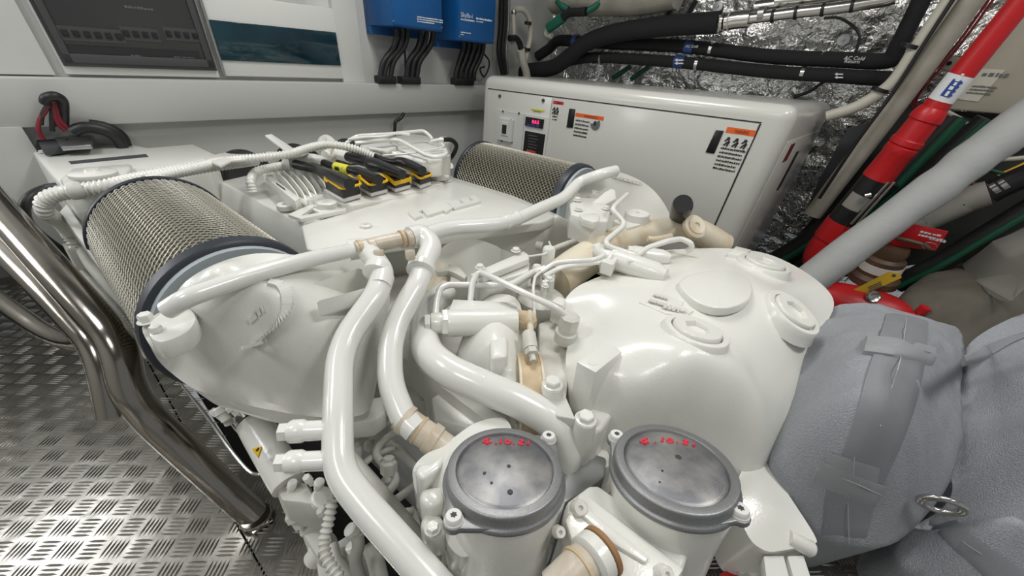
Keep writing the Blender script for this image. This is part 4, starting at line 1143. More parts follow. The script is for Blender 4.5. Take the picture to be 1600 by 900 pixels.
for d_, p, r, sp in ((dish1, p1_, r1_, [(757, 739, 6), (768, 754, 5), (797, 768, 10), (795, 728, 7), (728, 777, 4)]), (dish2, p2_, r2_, [(1060, 714, 11), (1031, 753, 4), (1035, 735, 4), (1059, 779, 4)])):
    for x, y, w in sp:
        q = dishpt(x, y, p, r, .0004); mb = MB(); lathe(mb, q, CAX, [(rad(q, w), -.002), (rad(q, w) * .9, .0001)], 12); mb.build('dark_spot', 'spot', d_, smooth=0)
# bowl housings: lobed casting on the left, flanged bracket between the caps
ls_, _ = patch('filter_base', [(645, 735, .36), (662, 712, .375), (700, 690, .385), (745, 660, .385), (790, 655, .38), (800, 700, .38), (760, 830, .36), (730, 870, .34), (700, 850, .34), (690, 800, .35), (668, 790, .345), (650, 765, .35)],
      [(690, 730, .39), (720, 760, .39)], .14, WP, eng, res=.012)
for px, z in (([(646, 735), (656, 722), (672, 722), (700, 700), (690, 730), (660, 750)], .395), ([(655, 762), (690, 755), (694, 785), (672, 795), (655, 782)], .375), ([(660, 800), (690, 800), (700, 830), (670, 838), (655, 822)], .355)):
    mb = MB(); prism(mb, [at(x, y, z=z) for x, y in px], -N_ * .06); mb.build('base_lobe', WP, ls_, bevel=.010, seg=3)
bolt(at(676, 826, z=.357), N_, rad(at(676, 826, z=.357), 20), ls_)
bb = [(882, 795), (888, 782), (920, 758), (935, 757), (1072, 852), (1075, 870), (1066, 900), (1050, 925), (960, 925), (890, 835), (880, 815)]
mb = MB(); prism(mb, [at(x, y, z=.365) for x, y in bb], -N_ * .05); br_ = mb.build('flange_block', WP, eng, bevel=.006, seg=3)
fb = [(883, 812), (893, 792), (906, 768), (920, 775), (1070, 888), (1060, 905), (1040, 925), (1000, 925), (895, 850)]
mb = MB(); prism(mb, [at(x, y, z=.380) for x, y in fb], -N_ * .014); br2 = mb.build('cover_flange', WP, br_, bevel=.004, seg=2)
for x, y, w in [(903, 791, 24), (872, 828, 18), (1035, 892, 24)]:
    q = at(x, y, z=.383); rr = rad(q, w)
    mb = MB(); lathe(mb, q - N_ * .004, DIR(-.4, -.3, 1), [(rr * 1.1, 0), (rr, .004), (rr, .012), (rr * .8, .015), (rr * .35, .015), (rr * .3, .011), (.0005, .011)], 20); mb.build('socket_bolt', WP, br2)
rb_ = [(905, 800), (920, 795), (1015, 868), (1010, 880), (960, 850)]
mb = MB(); prism(mb, [at(x, y, z=.386) for x, y in rb_], -N_ * .01); mb.build('stiffening_rib', WP, br2, bevel=.003)
oh = pipe('outlet_hose', [(945, 855, .392, 72), (925, 872, .388, 66), (905, 890, .38, 66), (870, 925, .36, 68)], None, 'beige_hose', eng, const=False, seg=28)
collar(940, 862, .392, 78, -20, 18, 0, .004, 'rust_line', oh, 'hose_edge')
collar(928, 872, .39, 78, -20, 18, 0, .010, WP, oh, 'hose_clamp')
collar(905, 892, .38, 74, -20, 18, 0, .003, 'tan_band', oh, 'hose_edge')
# skirt round the left bowl, grey web between the caps
mb = MB(); q = at(790, 790, z=.30); rq = rad(at(787, 748, z=.425), 184)
lathe(mb, p1_ - N_ * .16, N_, [(rq * .9, 0), (rq * 1.06, .0), (rq * 1.08, .01), (rq * 1.02, .02), (rq * .9, .02)], 48); mb.build('bowl_flange', WP, eng)
wb = [(860, 690), (905, 700), (948, 715), (945, 745), (925, 760), (885, 785), (870, 830), (850, 840), (840, 780)]
mb = MB(); prism(mb, [at(x, y, z=.31) for x, y in wb], -N_ * .10); mb.build('web_plate', 'zinc', eng, bevel=.004)
mb = MB(); prism(mb, [at(x, y, z=.30) for x, y in [(900, 690), (950, 700), (960, 725), (930, 740), (905, 720)]], -N_ * .10); mb.build('housing_foot', WP, eng, bevel=.008)
# block and lever right of the second cap
rbk, _ = patch('outlet_block', [(1150, 760, .28), (1185, 705, .29), (1228, 748, .28), (1226, 762, .275), (1272, 835, .255), (1270, 850, .25), (1235, 858, .25), (1195, 860, .25), (1165, 830, .26)], [(1190, 755, .285), (1220, 810, .27)], .12, WP, eng, res=.012)
mb = MB(); p = at(1190, 850, z=.27); lathe(mb, at(1252, 850, z=.25), W(-1, .3, -.2) - W(0, 0, 0), [(.012, -.02), (.013, .014), (.010, .018)], 20); mb.build('outlet_stub', WP, rbk)
mb = MB(); prism(mb, [at(x, y, z=.24) for x, y in [(1193, 868), (1225, 868), (1240, 925), (1200, 925)]], -N_ * .02); mb.build('lever', 'label_white', rbk, bevel=.002)
mb = MB(); prism(mb, [at(x, y, z=.24) for x, y in [(1230, 868), (1256, 867), (1275, 925), (1246, 925)]], -N_ * .02); mb.build('lever', 'label_white', rbk, bevel=.002)
lv = [(1134, 870), (1152, 858), (1178, 888), (1160, 898)]
mb = MB(); prism(mb, [at(x, y, z=.16) for x, y in lv], -N_ * .01); mb.build('valve_lever', 'dull_white', rbk, bevel=.002)
mb = MB(); prism(mb, [at(x, y, z=.14) for x, y in [(1126, 895), (1146, 888), (1158, 905), (1140, 915), (1120, 912)]], -N_ * .01); mb.build('red_lever', 'fire_red', rbk, bevel=.002)
mb = MB(); prism(mb, [at(x, y, z=.15) for x, y in [(1150, 870), (1165, 855), (1180, 868), (1195, 895), (1178, 905)]], -N_ * .03); mb.build('valve_body', 'dull_white', rbk, bevel=.004)
# --------------------------------------------------------------- rear of the engine: header tank, control unit, plugs, conduits
tq = [(51, 238), (64, 231), (120, 232), (160, 226), (185, 221), (232, 231), (302, 225), (337, 241), (322, 249), (240, 262), (205, 275), (190, 288), (97, 291), (78, 270)]
mb = MB(); prism(mb, [at(x, y, z=.575) for x, y in tq], -N_ * .16); tank = mb.build('header_tank', WP, eng, bevel=.006, seg=3)
mb = MB(); prism(mb, [at(x, y, z=.590) for x, y in [(112, 262), (205, 255), (206, 262), (190, 282), (100, 288), (92, 278)]], -N_ * .02); mb.build('tank_neck', WP, tank, bevel=.008, seg=3)
mb = MB(); prism(mb, [at(x, y, z=.5755) for x, y in [(107, 252.5), (228, 241), (232, 245), (111, 256.5)]], N_ * .001); mb.build('tank_slot', 'dark_grey', tank)
p = at(148, 276, z=.597); r = rad(p, 58)
mb = MB(); lathe(mb, p, N_, [(r * .8, -.012), (r * .95, 0), (r, .003), (r, .010), (r * .9, .013), (r * .35, .013), (r * .3, .018), (.0005, .018)], 28); mb.build('filler_lid', WP, tank)
for x, y in [(66, 238), (188, 229)]: bolt(at(x, y, z=.577), N_, .007, tank, 'dull_white', washer=True)
# end frame to the left of the filter
for px in ([(92, 318), (118, 318), (222, 498), (196, 470)],):
    mb = MB(); prism(mb, [at(x, y, z=z) for (x, y), z in zip([(93, 330), (104, 318), (228, 500), (212, 500)], (.52, .52, .42, .42))], -N_ * .03); mb.build('side_frame', WP, eng, bevel=.002)
pipe('drain_line', [(118, 372, .40, 12), (140, 412, .38, 14), (170, 448, .36, 14), (205, 488, .34, 12), (235, 545, .30, 12)], None, 'dull_white', eng, const=False)
pipe('wrapped_lead', [(130, 425, .34, 9), (165, 465, .32, 16), (200, 510, .30, 18), (235, 560, .28, 12)], None, 'dull_white', eng, const=False, ribs=(.012, .002))
mb = MB(); prism(mb, [at(x, y, z=.40) for x, y in [(96, 380), (128, 380), (132, 388), (104, 390)]], -N_ * .10); mb.build('conduit_foot', 'dull_white', eng, bevel=.002)
bh = pipe('black_hose', [(100, 291, .545), (70, 296, .54), (45, 310, .53), (38, 332, .50), (50, 356, .45), (90, 388, .38), (150, 425, .30)], 14, 'black_rubber', eng)
cd = pipe('conduit', [(118, 384, .40), (106, 362, .44), (92, 345, .49), (72, 332, .535), (70, 314, .565), (90, 303, .58), (120, 298, .585), (170, 290, .59), (220, 279, .59), (300, 264, .59), (355, 256, .59), (400, 250, .585)], 21, WP, eng, ribs=(.009, .0038), n=8)
pipe('conduit', [(228, 283, .60), (262, 273, .60), (310, 262, .60), (350, 252, .60), (400, 247, .61), (450, 241, .62), (480, 232, .63), (510, 226, .635), (540, 229, .63), (565, 236, .615), (584, 244, .60)], 14, WP, eng, ribs=(.0085, .003), n=8)
for x, y in [(118, 298), (352, 255), (425, 246)]: collar(x, y, .592, 27 if x < 300 else 19, 25, -3, 0, .012, 'dull_white', eng, 'conduit_clamp')
pipe('conduit', [(395, 300, .52), (392, 282, .55), (402, 268, .565), (425, 262, .57), (450, 258, .57)], 14, WP, eng, ribs=(.008, .002))
pipe('conduit', [(446, 259, .57), (462, 250, .58), (485, 247, .585), (503, 251, .58), (510, 256, .575)], 14, WP, eng)
pipe('conduit', [(508, 244, .585), (522, 240, .588), (540, 244, .585), (550, 248, .58)], 17, WP, eng)
collar(520, 241, .588, 20, 20, 2, 0, .006, 'beige_hose', eng, 'conduit_clamp'); collar(448, 258, .57, 19, 20, -1, 0, .010, WP, eng, 'conduit_clamp')
pipe('stub_hose', [(505, 234, .60), (503, 222, .615), (510, 217, .62), (518, 222, .615), (522, 230, .60)], 13, 'dull_white', eng)
# flat strap and dark bellows behind
mb = MB(); prism(mb, [at(x, y, z=z) for (x, y), z in zip([(414, 211), (424, 209), (461, 233), (450, 238)], (.66, .66, .61, .61))], -N_ * .006); mb.build('flat_strap', WP, eng, bevel=.001)
mb = MB(); prism(mb, [at(x, y, z=.612) for x, y in [(440, 236), (462, 232), (482, 234), (470, 240), (445, 242)]], -N_ * .012); mb.build('strap_foot', WP, eng, bevel=.003)
mb = MB(); prism(mb, [at(x, y, z=.61) for x, y in [(318, 245), (352, 238), (362, 240), (400, 242), (398, 247), (360, 250), (345, 258), (335, 254)]], -N_ * .008); mb.build('strap_foot', WP, eng, bevel=.002)
for x, y, w, z in [(377, 240, 74, .56), (462, 230, 64, .56), (545, 221, 44, .575)]:
    p = at(x, y, z=z); r = rad(p, w); q = p - N_ * r * .9
    mb = MB(); lathe(mb, q - DIR(1, 0, 0) * .05, DIR(1, 0, 0), [(r * .86, 0), (r, .012), (r, .03), (r * .93, .045), (r, .06), (r, .09), (r * .86, .10)], 36); mb.build('bellows', 'black_rubber', eng)
# lines and castings at the far end
mb = MB(); prism(mb, [at(x, y, z=.60) for x, y in [(560, 226), (600, 216), (640, 208), (668, 212), (692, 222), (700, 232), (690, 248), (660, 250), (600, 236)]], -N_ * .06); rc = mb.build('rear_casting', WP, eng, bevel=.010, seg=3)
mb = MB(); prism(mb, [at(x, y, z=.613) for x, y in [(586, 230), (606, 223), (622, 228), (604, 237)]], -N_ * .02); mb.build('casting_window', 'dull_white', rc, bevel=.004)
for x, y, w, h in [(616, 229, 13, .02), (686, 242, 34, .0), (694, 230, 20, .03)]:
    p = at(x, y, z=.60); mb = MB(); r = rad(p, w); lathe(mb, p - N_ * .08, N_, [(r, 0), (r * 1.05, .06), (r, .08 + h), (r * .6, .085 + h)], 20); mb.build('rear_fitting', 'dull_white', rc)
for pl, w in (([(538, 226, .62), (556, 212, .64), (580, 211, .645), (612, 209, .645), (640, 206, .645), (662, 204, .645), (672, 212, .63), (676, 218, .62)], 5), ([(555, 224, .63), (590, 220, .635), (622, 218, .635), (640, 228, .63), (664, 242, .615), (680, 246, .612), (698, 242, .615), (696, 234, .62)], 6.5), ([(575, 232, .62), (610, 238, .60), (640, 250, .58), (680, 268, .55), (700, 277, .53)], 7), ([(598, 243, .61), (640, 240, .615), (680, 233, .62), (695, 229, .625), (690, 224, .63)], 2.6), ([(545, 218, .64), (570, 214, .65), (600, 214, .65), (618, 208, .655), (640, 210, .65)], 4.5)):
    pipe('rear_line', pl, w, PP, rc, bend=.03, seg=10)
mb = MB(); p, q = at(700, 262, z=.55), at(708, 256, z=.57); lathe(mb, p, q - p, [(.01, -.03), (.011, .02)], 14); mb.build('rear_nozzle', WP, rc)
pipe('end_plug', [(672, 222, .635), (684, 219, .638), (693, 218, .64)], 6, WP, rc)
pipe('black_lead', [(692, 218, .64), (706, 219, .635), (713, 228, .61), (708, 242, .57), (700, 252, .53)], 6.5, 'black_rubber', eng)
# control unit: slab with cooling fins, four plugs
us = [(410, 276), (425, 272), (500, 262), (640, 262), (694, 286), (615, 309), (545, 322), (500, 332), (478, 322)]
mb = MB(); prism(mb, [at(x, y, z=.518) for x, y in us], -N_ * .02); ecu = mb.build('control_unit', WP, eng, bevel=.003)
mb = MB(); prism(mb, [at(x, y, z=.545) for x, y in [(415, 277), (424, 275), (469, 309), (461, 314)]], -N_ * .03); mb.build('unit_cheek', WP, ecu, bevel=.002)
mb = MB(); prism(mb, [at(x, y, z=.5452) for x, y in [(431, 285), (445, 295), (446, 298), (432, 288)]], N_ * .001); mb.build('unit_label', 'dark_grey', ecu)
for i in range(7):
    a_, b_ = at(428 + i * 9.5, 276 - i * 1.2, z=.53), at(468 + i * 8.5, 308 - i * 3.4, z=.53)
    d = b_ - a_; s = d.cross(N_).normalized() * .0018
    mb = MB()
    prof = [a_ - N_ * .012] + [a_ + d * t + N_ * (.026 * math.sin(math.pi * (.25 + .75 * t))) for t in (0, .15, .3, .45, .6, .75, .9)] + [b_ - N_ * .012]
    prism(mb, [x - s for x in prof], s * 2); mb.build('cooling_fin', WP, ecu, smooth=60)
for x, y, w in [(421, 273, 18), (511, 318, 30), (492, 312, 12), (500, 308, 10), (484, 316, 8)]:
    p = at(x, y, z=.528); r = rad(p, w); mb = MB(); lathe(mb, p - N_ * .01, N_, [(r, 0), (r, .014), (r * .9, .016), (r * .5, .016), (r * .45, .008), (.0005, .008)], 24); mb.build('mount_bush', WP, ecu)
mb = MB(); prism(mb, [at(x, y, z=.522) for x, y in [(450, 335), (488, 318), (492, 322), (470, 337), (540, 325), (541, 328), (470, 342)]], -N_ * .008); mb.build('fold_bracket', WP, ecu)
def plugs(quad, h, lbl):
    z = .522
    P_ = [at(x, y, z=z) for x, y in quad]
    c = sum(P_, Vector()) / 4
    mb = MB(); prism(mb, P_, N_ * .011); b = mb.build('plug_base', 'label_white', eng, bevel=.002)
    sh = lambda k: [c + (x - c) * k for x in P_]
    mb = MB(); prism(mb, [x + N_ * .011 for x in sh(.97)], N_ * h); k = mb.build('plug_body', 'black_plastic', b, bevel=.002)
    return c, P_, k, b
for quad, h, tube_, clip in (
        ([(509, 301), (537, 317), (565, 309), (536, 294)], .040, [(462, 257, .575, 15), (480, 261, .575, 14), (495, 265, .573, 15), (506, 271, .575, 17), (520, 276, .578, 19), (546, 288, .582, 18)], 1),
        ([(562, 297), (580, 308), (606, 301), (588, 291)], .034, [(506, 255, .578, 12), (528, 262, .577, 12), (548, 266, .575, 12), (556, 268, .573, 16), (568, 272, .572, 18), (591, 281, .576, 17)], 1),
        ([(603, 293), (618, 301), (642, 294), (626, 286)], .030, [(544, 245, .588, 15), (562, 250, .587, 16), (576, 254, .585, 18), (582, 257, .583, 22), (600, 262, .582, 19), (629, 273, .582, 15)], 2),
        ([(643, 287), (657, 295), (674, 289), (660, 282)], .030, [(582, 243, .595, 10), (598, 249, .592, 9), (612, 253, .588, 10), (624, 253, .588, 15), (640, 258, .583, 17), (660, 267, .582, 15)], 1)):
    c, P_, k, b = plugs(quad, h, '')
    rows = pts4(tube_); mb = MB(); sweep(mb, spline(rows, 5), 14); bt = mb.build('plug_boot', 'black_plastic', b)
    # yellow locking lever round the body
    top = [c + (x - c) * 1.10 + N_ * (.011 + h * .72) for x in P_]
    mb = MB()
    wdt = .012 if clip == 2 else .007
    lp_ = [top[0].lerp(top[1], .30) + N_ * .008, top[1] + N_ * .001, top[2] + N_ * .001, top[2].lerp(top[3], .6) + N_ * .008] if clip == 1 else [top[0] + N_ * .012, top[1] + N_ * .002, top[2] + N_ * .002, top[3] + N_ * .012]
    if clip == 2:
        inn = [c + (x - c) * .86 for x in lp_]
        for i in range(4):
            j = (i + 1) % 4
            prism(mb, [lp_[i], lp_[j], inn[j] + N_ * (lp_[j] - inn[j]).dot(N_), inn[i] + N_ * (lp_[i] - inn[i]).dot(N_)], -N_ * wdt)
    else:
        rr = [(*x, .0038) for x in lp_]; sweep(mb, fillet(rr, .012, 4), 8)
        lathe(mb, lp_[0] - (P_[2] - P_[1]).normalized() * .004, (P_[2] - P_[1]), [(.0085, 0), (.0085, .005), (.004, .006)], 16)
    mb.build('locking_lever', 'yellow_clip', b)
    if quad[0][0] == 562:
        p, q = at(524, 260.5, z=.5775), at(545, 265.5, z=.5755); mb = MB(); r = rad(p, 14.5); lathe(mb, p, q - p, [(r, 0), (r, (q - p).length)], 20); yl = mb.build('cable_marker', 'label_yellow', b)
        text('lettering', 'X1', at(531, 262.5, z=.5905), at(540, 259, z=.5905) - at(531, 262.5, z=.5905), at(536, 268, z=.5905) - at(531, 262.5, z=.5905), .014, 'print_black', yl, .0004)
for (x0, y0), (x1, y1) in (((545, 278), (562, 286)), ((552, 274), (566, 281))):
    a_, b_ = at(x0, y0, z=.535), at(x1, y1, z=.535); s = (b_ - a_).cross(N_).normalized() * .002
    mb = MB(); prism(mb, [a_ - s, b_ - s, b_ + s, a_ + s], N_ * .02); mb.build('cooling_fin', WP, ecu)
# --------------------------------------------------------------- low left side: stubs on the coolant pipe, starter strut, hoses
def stub(y, xs, z, parent):
    p, q = at(xs[0], y, z=z), at(xs[-1], y - 4, z=z)
    d = (q - p); L = d.length; r = rad(p, 34)
    mb = MB(); lathe(mb, p, d, [(r * .8, 0), (r * .86, .001), (r * .86, L * .17), (r * .5, L * .18)], 6, rot=.25); h = mb.build('hex_cap', WP, parent, smooth=30)
    mb = MB(); lathe(mb, p + d * .17, d, [(r * .9, 0), (r * 1.06, .004), (r * 1.06, L * .26), (r * .9, L * .33)], 28); mb.build('union_nut', WP, parent)
    mb = MB(); lathe(mb, p + d * .48, d, [(r * .9, 0), (r * .9, L * .55)], 28); mb.build('stub_pipe', PP, parent)
stub(675, (437, 520), .435, cpA); stub(723, (432, 520), .415, cpA)
rows = pts4([(395, 660, .24, 46), (408, 680, .23, 50), (445, 745, .20, 52), (452, 758, .195, 50)]); mb = MB(); sweep(mb, [np.array(r) for r in rows], 28); sta = mb.build('starter_barrel', WP, eng)
rows = pts4([(386, 650, .245, 46), (394, 659, .241, 47)]); mb = MB(); sweep(mb, [np.array(r) for r in rows], 28); mb.build('barrel_ring', 'steel', sta)
mb = MB(); prism(mb, [at(x, y, z=.272) for x, y in [(394, 701), (409, 697), (403, 713)]], -N_ * .006); wt = mb.build('warning_triangle', 'yellow_clip', sta, smooth=0)
mb = MB(); prism(mb, [at(x, y, z=.2725) for x, y in [(399, 704), (404, 699), (405, 701), (402, 706)]], N_ * .0004); mb.build('pictogram', 'print_black', wt)
mb = MB(); prism(mb, [at(x, y, z=.20) for x, y in [(425, 752), (450, 740), (480, 755), (500, 790), (470, 785), (440, 782)]], -N_ * .08); mb.build('starter_foot', 'dull_white', eng, bevel=.006)
rnd = random.Random(3)
for x, y, w, l, z in [(458, 752, 14, 26, .22), (478, 745, 14, 24, .23), (500, 752, 16, 20, .24), (470, 770, 30, 24, .19), (505, 775, 34, 26, .20), (455, 800, 26, 30, .14), (500, 795, 16, 22, .20), (545, 825, 22, 30, .19), (548, 850, 20, 20, .20), (480, 815, 40, 34, .10), (512, 845, 40, 46, .08), (340, 636, 20, 26, .30), (352, 650, 16, 16, .28), (360, 632, 22, 20, .31), (330, 640, 12, 26, .29)]:
    p = at(x, y, z=z); q = at(x + rnd.uniform(-6, 10), y + rnd.uniform(4, 10), z=z - .01); r = rad(p, w); L = rad(p, l) * 2
    mb = MB(); lathe(mb, p, q - p, [(r * .8, 0), (r, L * .1), (r, L * .45), (r * .75, L * .5), (r * .75, L * .95), (r * .5, L)], rnd.choice((6, 18, 24))); mb.build('fitting', rnd.choice(('dull_white', WP)), eng, smooth=30)
mb = MB(); prism(mb, [at(x, y, z=.10) for x, y in [(462, 800), (505, 795), (520, 845), (495, 870), (470, 830)]], -N_ * .12); mb.build('pump_casing', 'dull_white', eng, bevel=.006)
mb = MB(); prism(mb, [at(x, y, z=.10) for x, y in [(520, 850), (548, 832), (575, 862), (540, 885)]], -N_ * .10); mb.build('pump_casing', 'dull_white', eng, bevel=.004)
mb = MB(); prism(mb, [at(x, y, z=.06) for x, y in [(492, 858), (505, 850), (540, 925), (500, 925)]], -N_ * .06); mb.build('pump_casing', 'dull_white', eng, bevel=.004)
pipe('corrugated_hose', [(520, 782, .22), (514, 812, .20), (507, 845, .18), (510, 872, .17), (528, 900, .16), (545, 925, .15)], 20, 'dull_white', eng, ribs=(.009, .0036))
pipe('braided_hose', [(558, 838, .22), (560, 852, .21), (556, 876, .19), (562, 900, .17), (575, 925, .15)], 19, 'putty', eng)
pipe('hose', [(520, 850, .12), (530, 880, .11), (560, 905, .10), (600, 925, .09)], 16, 'dull_white', eng)
pipe('hose', [(578, 850, .14), (588, 880, .13), (598, 925, .12)], 26, 'dull_white', eng)
# lower pipes seen in the gap
pipe('lower_pipe', [(540, 720, .30), (600, 790, .27), (650, 850, .24), (690, 895, .22)], 40, 'dull_white', eng, seg=20)
for pl, w in (([(558, 715, .24), (562, 690, .24), (585, 672, .23), (612, 660, .22)], 12), ([(556, 735, .22), (585, 712, .22), (615, 700, .21)], 10), ([(625, 672, .24), (600, 688, .23), (588, 706, .23), (596, 722, .22), (612, 735, .21), (618, 752, .20), (606, 770, .19), (590, 775, .18)], 12), ([(606, 690, .20), (632, 712, .19), (660, 740, .18), (700, 770, .17)], 15), ([(600, 795, .16), (640, 765, .16), (680, 735, .16)], 12), ([(640, 795, .20), (655, 820, .19), (668, 850, .18)], 14), ([(560, 660, .2), (590, 640, .2), (625, 600, .2), (640, 560, .2)], 14), ([(690, 560, .34), (686, 600, .32), (690, 650, .30)], 8)):
    pipe('lower_line', pl, w, 'dull_white', eng, seg=12)
for x, y, w, z in [(606, 728, 26, .23), (618, 815, 16, .20), (640, 790, 14, .22), (655, 838, 20, .22), (628, 850, 14, .2), (600, 760, 24, .16), (575, 690, 16, .16)]:
    p = at(x, y, z=z); r = rad(p, w); mb = MB(); lathe(mb, p - N_ * .02, DIR(rnd.uniform(-.5, .5), rnd.uniform(-.5, .5), 1), [(r, 0), (r, .02), (r * .7, .024), (r * .7, .03)], rnd.choice((6, 16))); mb.build('fitting', 'dull_white', eng, smooth=30)
mb = MB(); prism(mb, [at(x, y, z=.25) for x, y in [(553, 630), (612, 618), (605, 650), (585, 660), (553, 665)]], -N_ * .05); mb.build('gallery_step', 'dull_white', eng, bevel=.004)
mb = MB(); prism(mb, [at(x, y, z=.27) for x, y in [(640, 860), (668, 878), (672, 900), (690, 925), (650, 925), (630, 880)]], -N_ * .05); mb.build('gear_corner', 'zinc', eng, bevel=.004)
mb = MB(); prism(mb, [at(x, y, z=.25) for x, y in [(690, 860), (760, 872), (760, 925), (690, 925)]], -N_ * .03); mb.build('steel_guard', 'steel', eng, bevel=.002)
for x0, y0, x1, y1, z in [(652, 455, 652, 640, .30), (700, 560, 680, 640, .28)]:
    a_ = at(x0, y0, z=z); b_ = at(x1, y1, z=z - .05); d = b_ - a_; mb = MB(); lathe(mb, a_, d, [(.03, 0), (.03, d.length)], 16); mb.build('lower_casing', 'dull_white', eng)
# --------------------------------------------------------------- cable entry on the ledge
p0 = at(88, 170, u=1.80)
en = thing('cable_entry', p0, 'black oval cable hood on the ledge with red and black wires', 'cable hood')
rows = [(*at(x, y, u=u), .012) for x, y, u in [(70, 160, 1.76), (72, 153, 1.75), (86, 150, 1.75), (98, 158, 1.76), (99, 178, 1.78), (99, 196, 1.78)]]
mb = MB(); sweep(mb, spline(rows, 6), 12); mb.build('hood_rim', 'black_rubber', en)
mb = MB(); prism(mb, [at(x, y, u=1.796) for x, y in [(72, 156), (86, 152), (98, 160), (99, 196), (86, 198), (80, 170)]], DIR(-1, 0, 0) * .004); mb.build('hood_plate', 'black_plastic', en)
for pl, m in (([(78, 160), (70, 175), (62, 188), (60, 205), (68, 218)], 'cable_red'), ([(82, 160), (84, 180), (92, 195), (102, 204)], 'cable_red'), ([(76, 160), (66, 180), (64, 195)], 'black_rubber'), ([(86, 160), (92, 185), (105, 200)], 'cable_red'), ([(82, 162), (81, 185), (82, 205)], 'black_rubber')):
    rows = [(*at(x, y, u=1.77), .0055) for x, y in pl]; mb = MB(); sweep(mb, spline(rows, 5), 8); mb.build('wire', m, en)
jb = thing('terminal_box', at(115, 215, z=.59), 'aluminium terminal plate above the white header tank', 'terminal plate')
mb = MB(); prism(mb, [at(x, y, z=.605) for x, y in [(80, 208), (135, 203), (145, 212), (142, 226), (95, 229)]], -N_ * .012); mb.build('plate', 'zinc', jb, bevel=.002)
for x, y in [(92, 210), (133, 208), (103, 218), (138, 217)]:
    mb = MB(); lathe(mb, at(x, y, z=.6055), N_, [(.006, 0), (.005, .003)], 10); mb.build('bolt', 'dark_grey', jb)
mb = MB(); prism(mb, [at(x, y, z=.60) for x, y in [(48, 205), (80, 204), (98, 228), (66, 232)]], -N_ * .02); mb.build('lower_bracket', 'dark_grey', jb, bevel=.002)
o = pipe_p('battery_cable', [(112, 206, 15), (130, 199, 15), (152, 201, 16), (172, 208, 16), (186, 220, 16), (194, 236, 16)], 'black_rubber', None, ('u', 1.77)); tag(o, 'black battery cable arching from the terminal plate behind the header tank', 'cable')
o = pipe_p('battery_cable', [(140, 196, 18), (160, 199, 20), (178, 206, 20), (190, 216, 18), (196, 232, 16)], 'black_rubber', None, ('u', 1.80)); tag(o, 'thicker black cable tucked under the ledge above the header tank', 'cable')
o = pipe_p('hanging_cable', [(631, 176, 5), (627, 184, 5), (618, 190, 5), (617, 200, 5), (616, 212, 5)], 'black_rubber', None, ('u', 1.80)); tag(o, 'short black cable hanging from the ledge behind the engine', 'cable')
# ------------------------------------------------------------------ quilted exhaust blankets
def folds(xy, s=1.0):
    out = []
    for x, y in xy:
        out.append(s * (.008 * mnoise.noise(Vector((x * 9, y * 9, 2))) + .010 * abs(mnoise.noise(Vector((x * 5 + y * 4, y * 16, 7)))) + .006 * abs(mnoise.noise(Vector((x * 22, y * 10 + x * 9, 4)))) + .0025 * mnoise.noise(Vector((x * 45, y * 45, 1)))))
    return np.array(out)
b1 = thing('exhaust_blanket', at(1340, 700, z=.1), 'padded grey exhaust blanket with webbing straps beside the engine', 'blanket')
bl1, bl1_s = patch('padding', [(1288, 490, .40), (1312, 477, .42), (1350, 476, .43), (1385, 480, .43), (1450, 502, .42), (1496, 515, .40), (1504, 545, .38), (1500, 600, .36), (1500, 680, .33), (1482, 755, .28), (1440, 812, .23), (1390, 852, .20), (1325, 852, .20), (1270, 832, .22), (1238, 785, .26), (1209, 730, .30), (1208, 690, .32), (1232, 640, .35), (1246, 590, .38), (1254, 545, .40), (1268, 510, .40)],
      [(1340, 520, .47), (1310, 560, .475), (1400, 540, .47), (1470, 560, .43), (1300, 620, .455), (1380, 620, .46), (1460, 640, .41), (1270, 700, .39), (1350, 700, .42), (1430, 720, .36), (1290, 770, .35), (1360, 780, .35), (1260, 620, .40), (1330, 825, .27)], .22, 'blanket', b1, res=.008, warp=folds, smooth=80, taper=.85, lam=8e-4)
def ribbon(name, L_, R_, sf, off, m, parent, n=4, z0=.42, th=.003):
    """webbing lying on a padded surface between two traced edges"""
    l = spline([(x, y) for x, y in L_], n); r = spline([(x, y) for x, y in R_], n)
    mb = MB(); k = len(l); vs_ = []; c_ = 7
    for a, b in zip(l, r):
        row = [Vector(sf(*(a + (b - a) * t / (c_ - 1)), z0)) for t in range(c_)]
        base = [row[0].lerp(row[-1], t / (c_ - 1)) for t in range(c_)]
        row = [Vector((q.x, q.y, max(q.z, w_.z))) + N_ * (off if 0 < i < c_ - 1 else off * .8) for i, (q, w_) in enumerate(zip(row, base))]
        vs_ += row
        vs_ += [row[-1] - N_ * (th + off), row[0] - N_ * (th + off)]
    w_ = c_ + 2; fs = []
    for i in range(k - 1):
        for j in range(w_):
            j2 = (j + 1) % w_; fs.append((i * w_ + j, i * w_ + j2, (i + 1) * w_ + j2, (i + 1) * w_ + j))
    fs += [tuple(range(w_ - 1, -1, -1)), tuple((k - 1) * w_ + j for j in range(w_))]
    mb.add(vs_, fs); return mb.build(name, m, parent, smooth=50)
st1 = ribbon('strap', [(1384, 492), (1374, 525), (1352, 590), (1330, 670), (1308, 725), (1290, 770), (1284, 835)], [(1448, 503), (1447, 540), (1438, 600), (1418, 670), (1390, 735), (1368, 785), (1352, 842)], bl1_s, .005, 'webbing', b1)
ribbon('strap_loop', [(1350, 530), (1390, 533), (1425, 540), (1458, 548)], [(1346, 554), (1388, 560), (1424, 567), (1456, 572)], bl1_s, .011, 'webbing_light', b1)
ribbon('strap_loop', [(1277, 728), (1310, 742), (1345, 756), (1382, 768)], [(1266, 754), (1300, 770), (1332, 784), (1362, 797)], bl1_s, .015, 'webbing_light', b1, z0=.36)
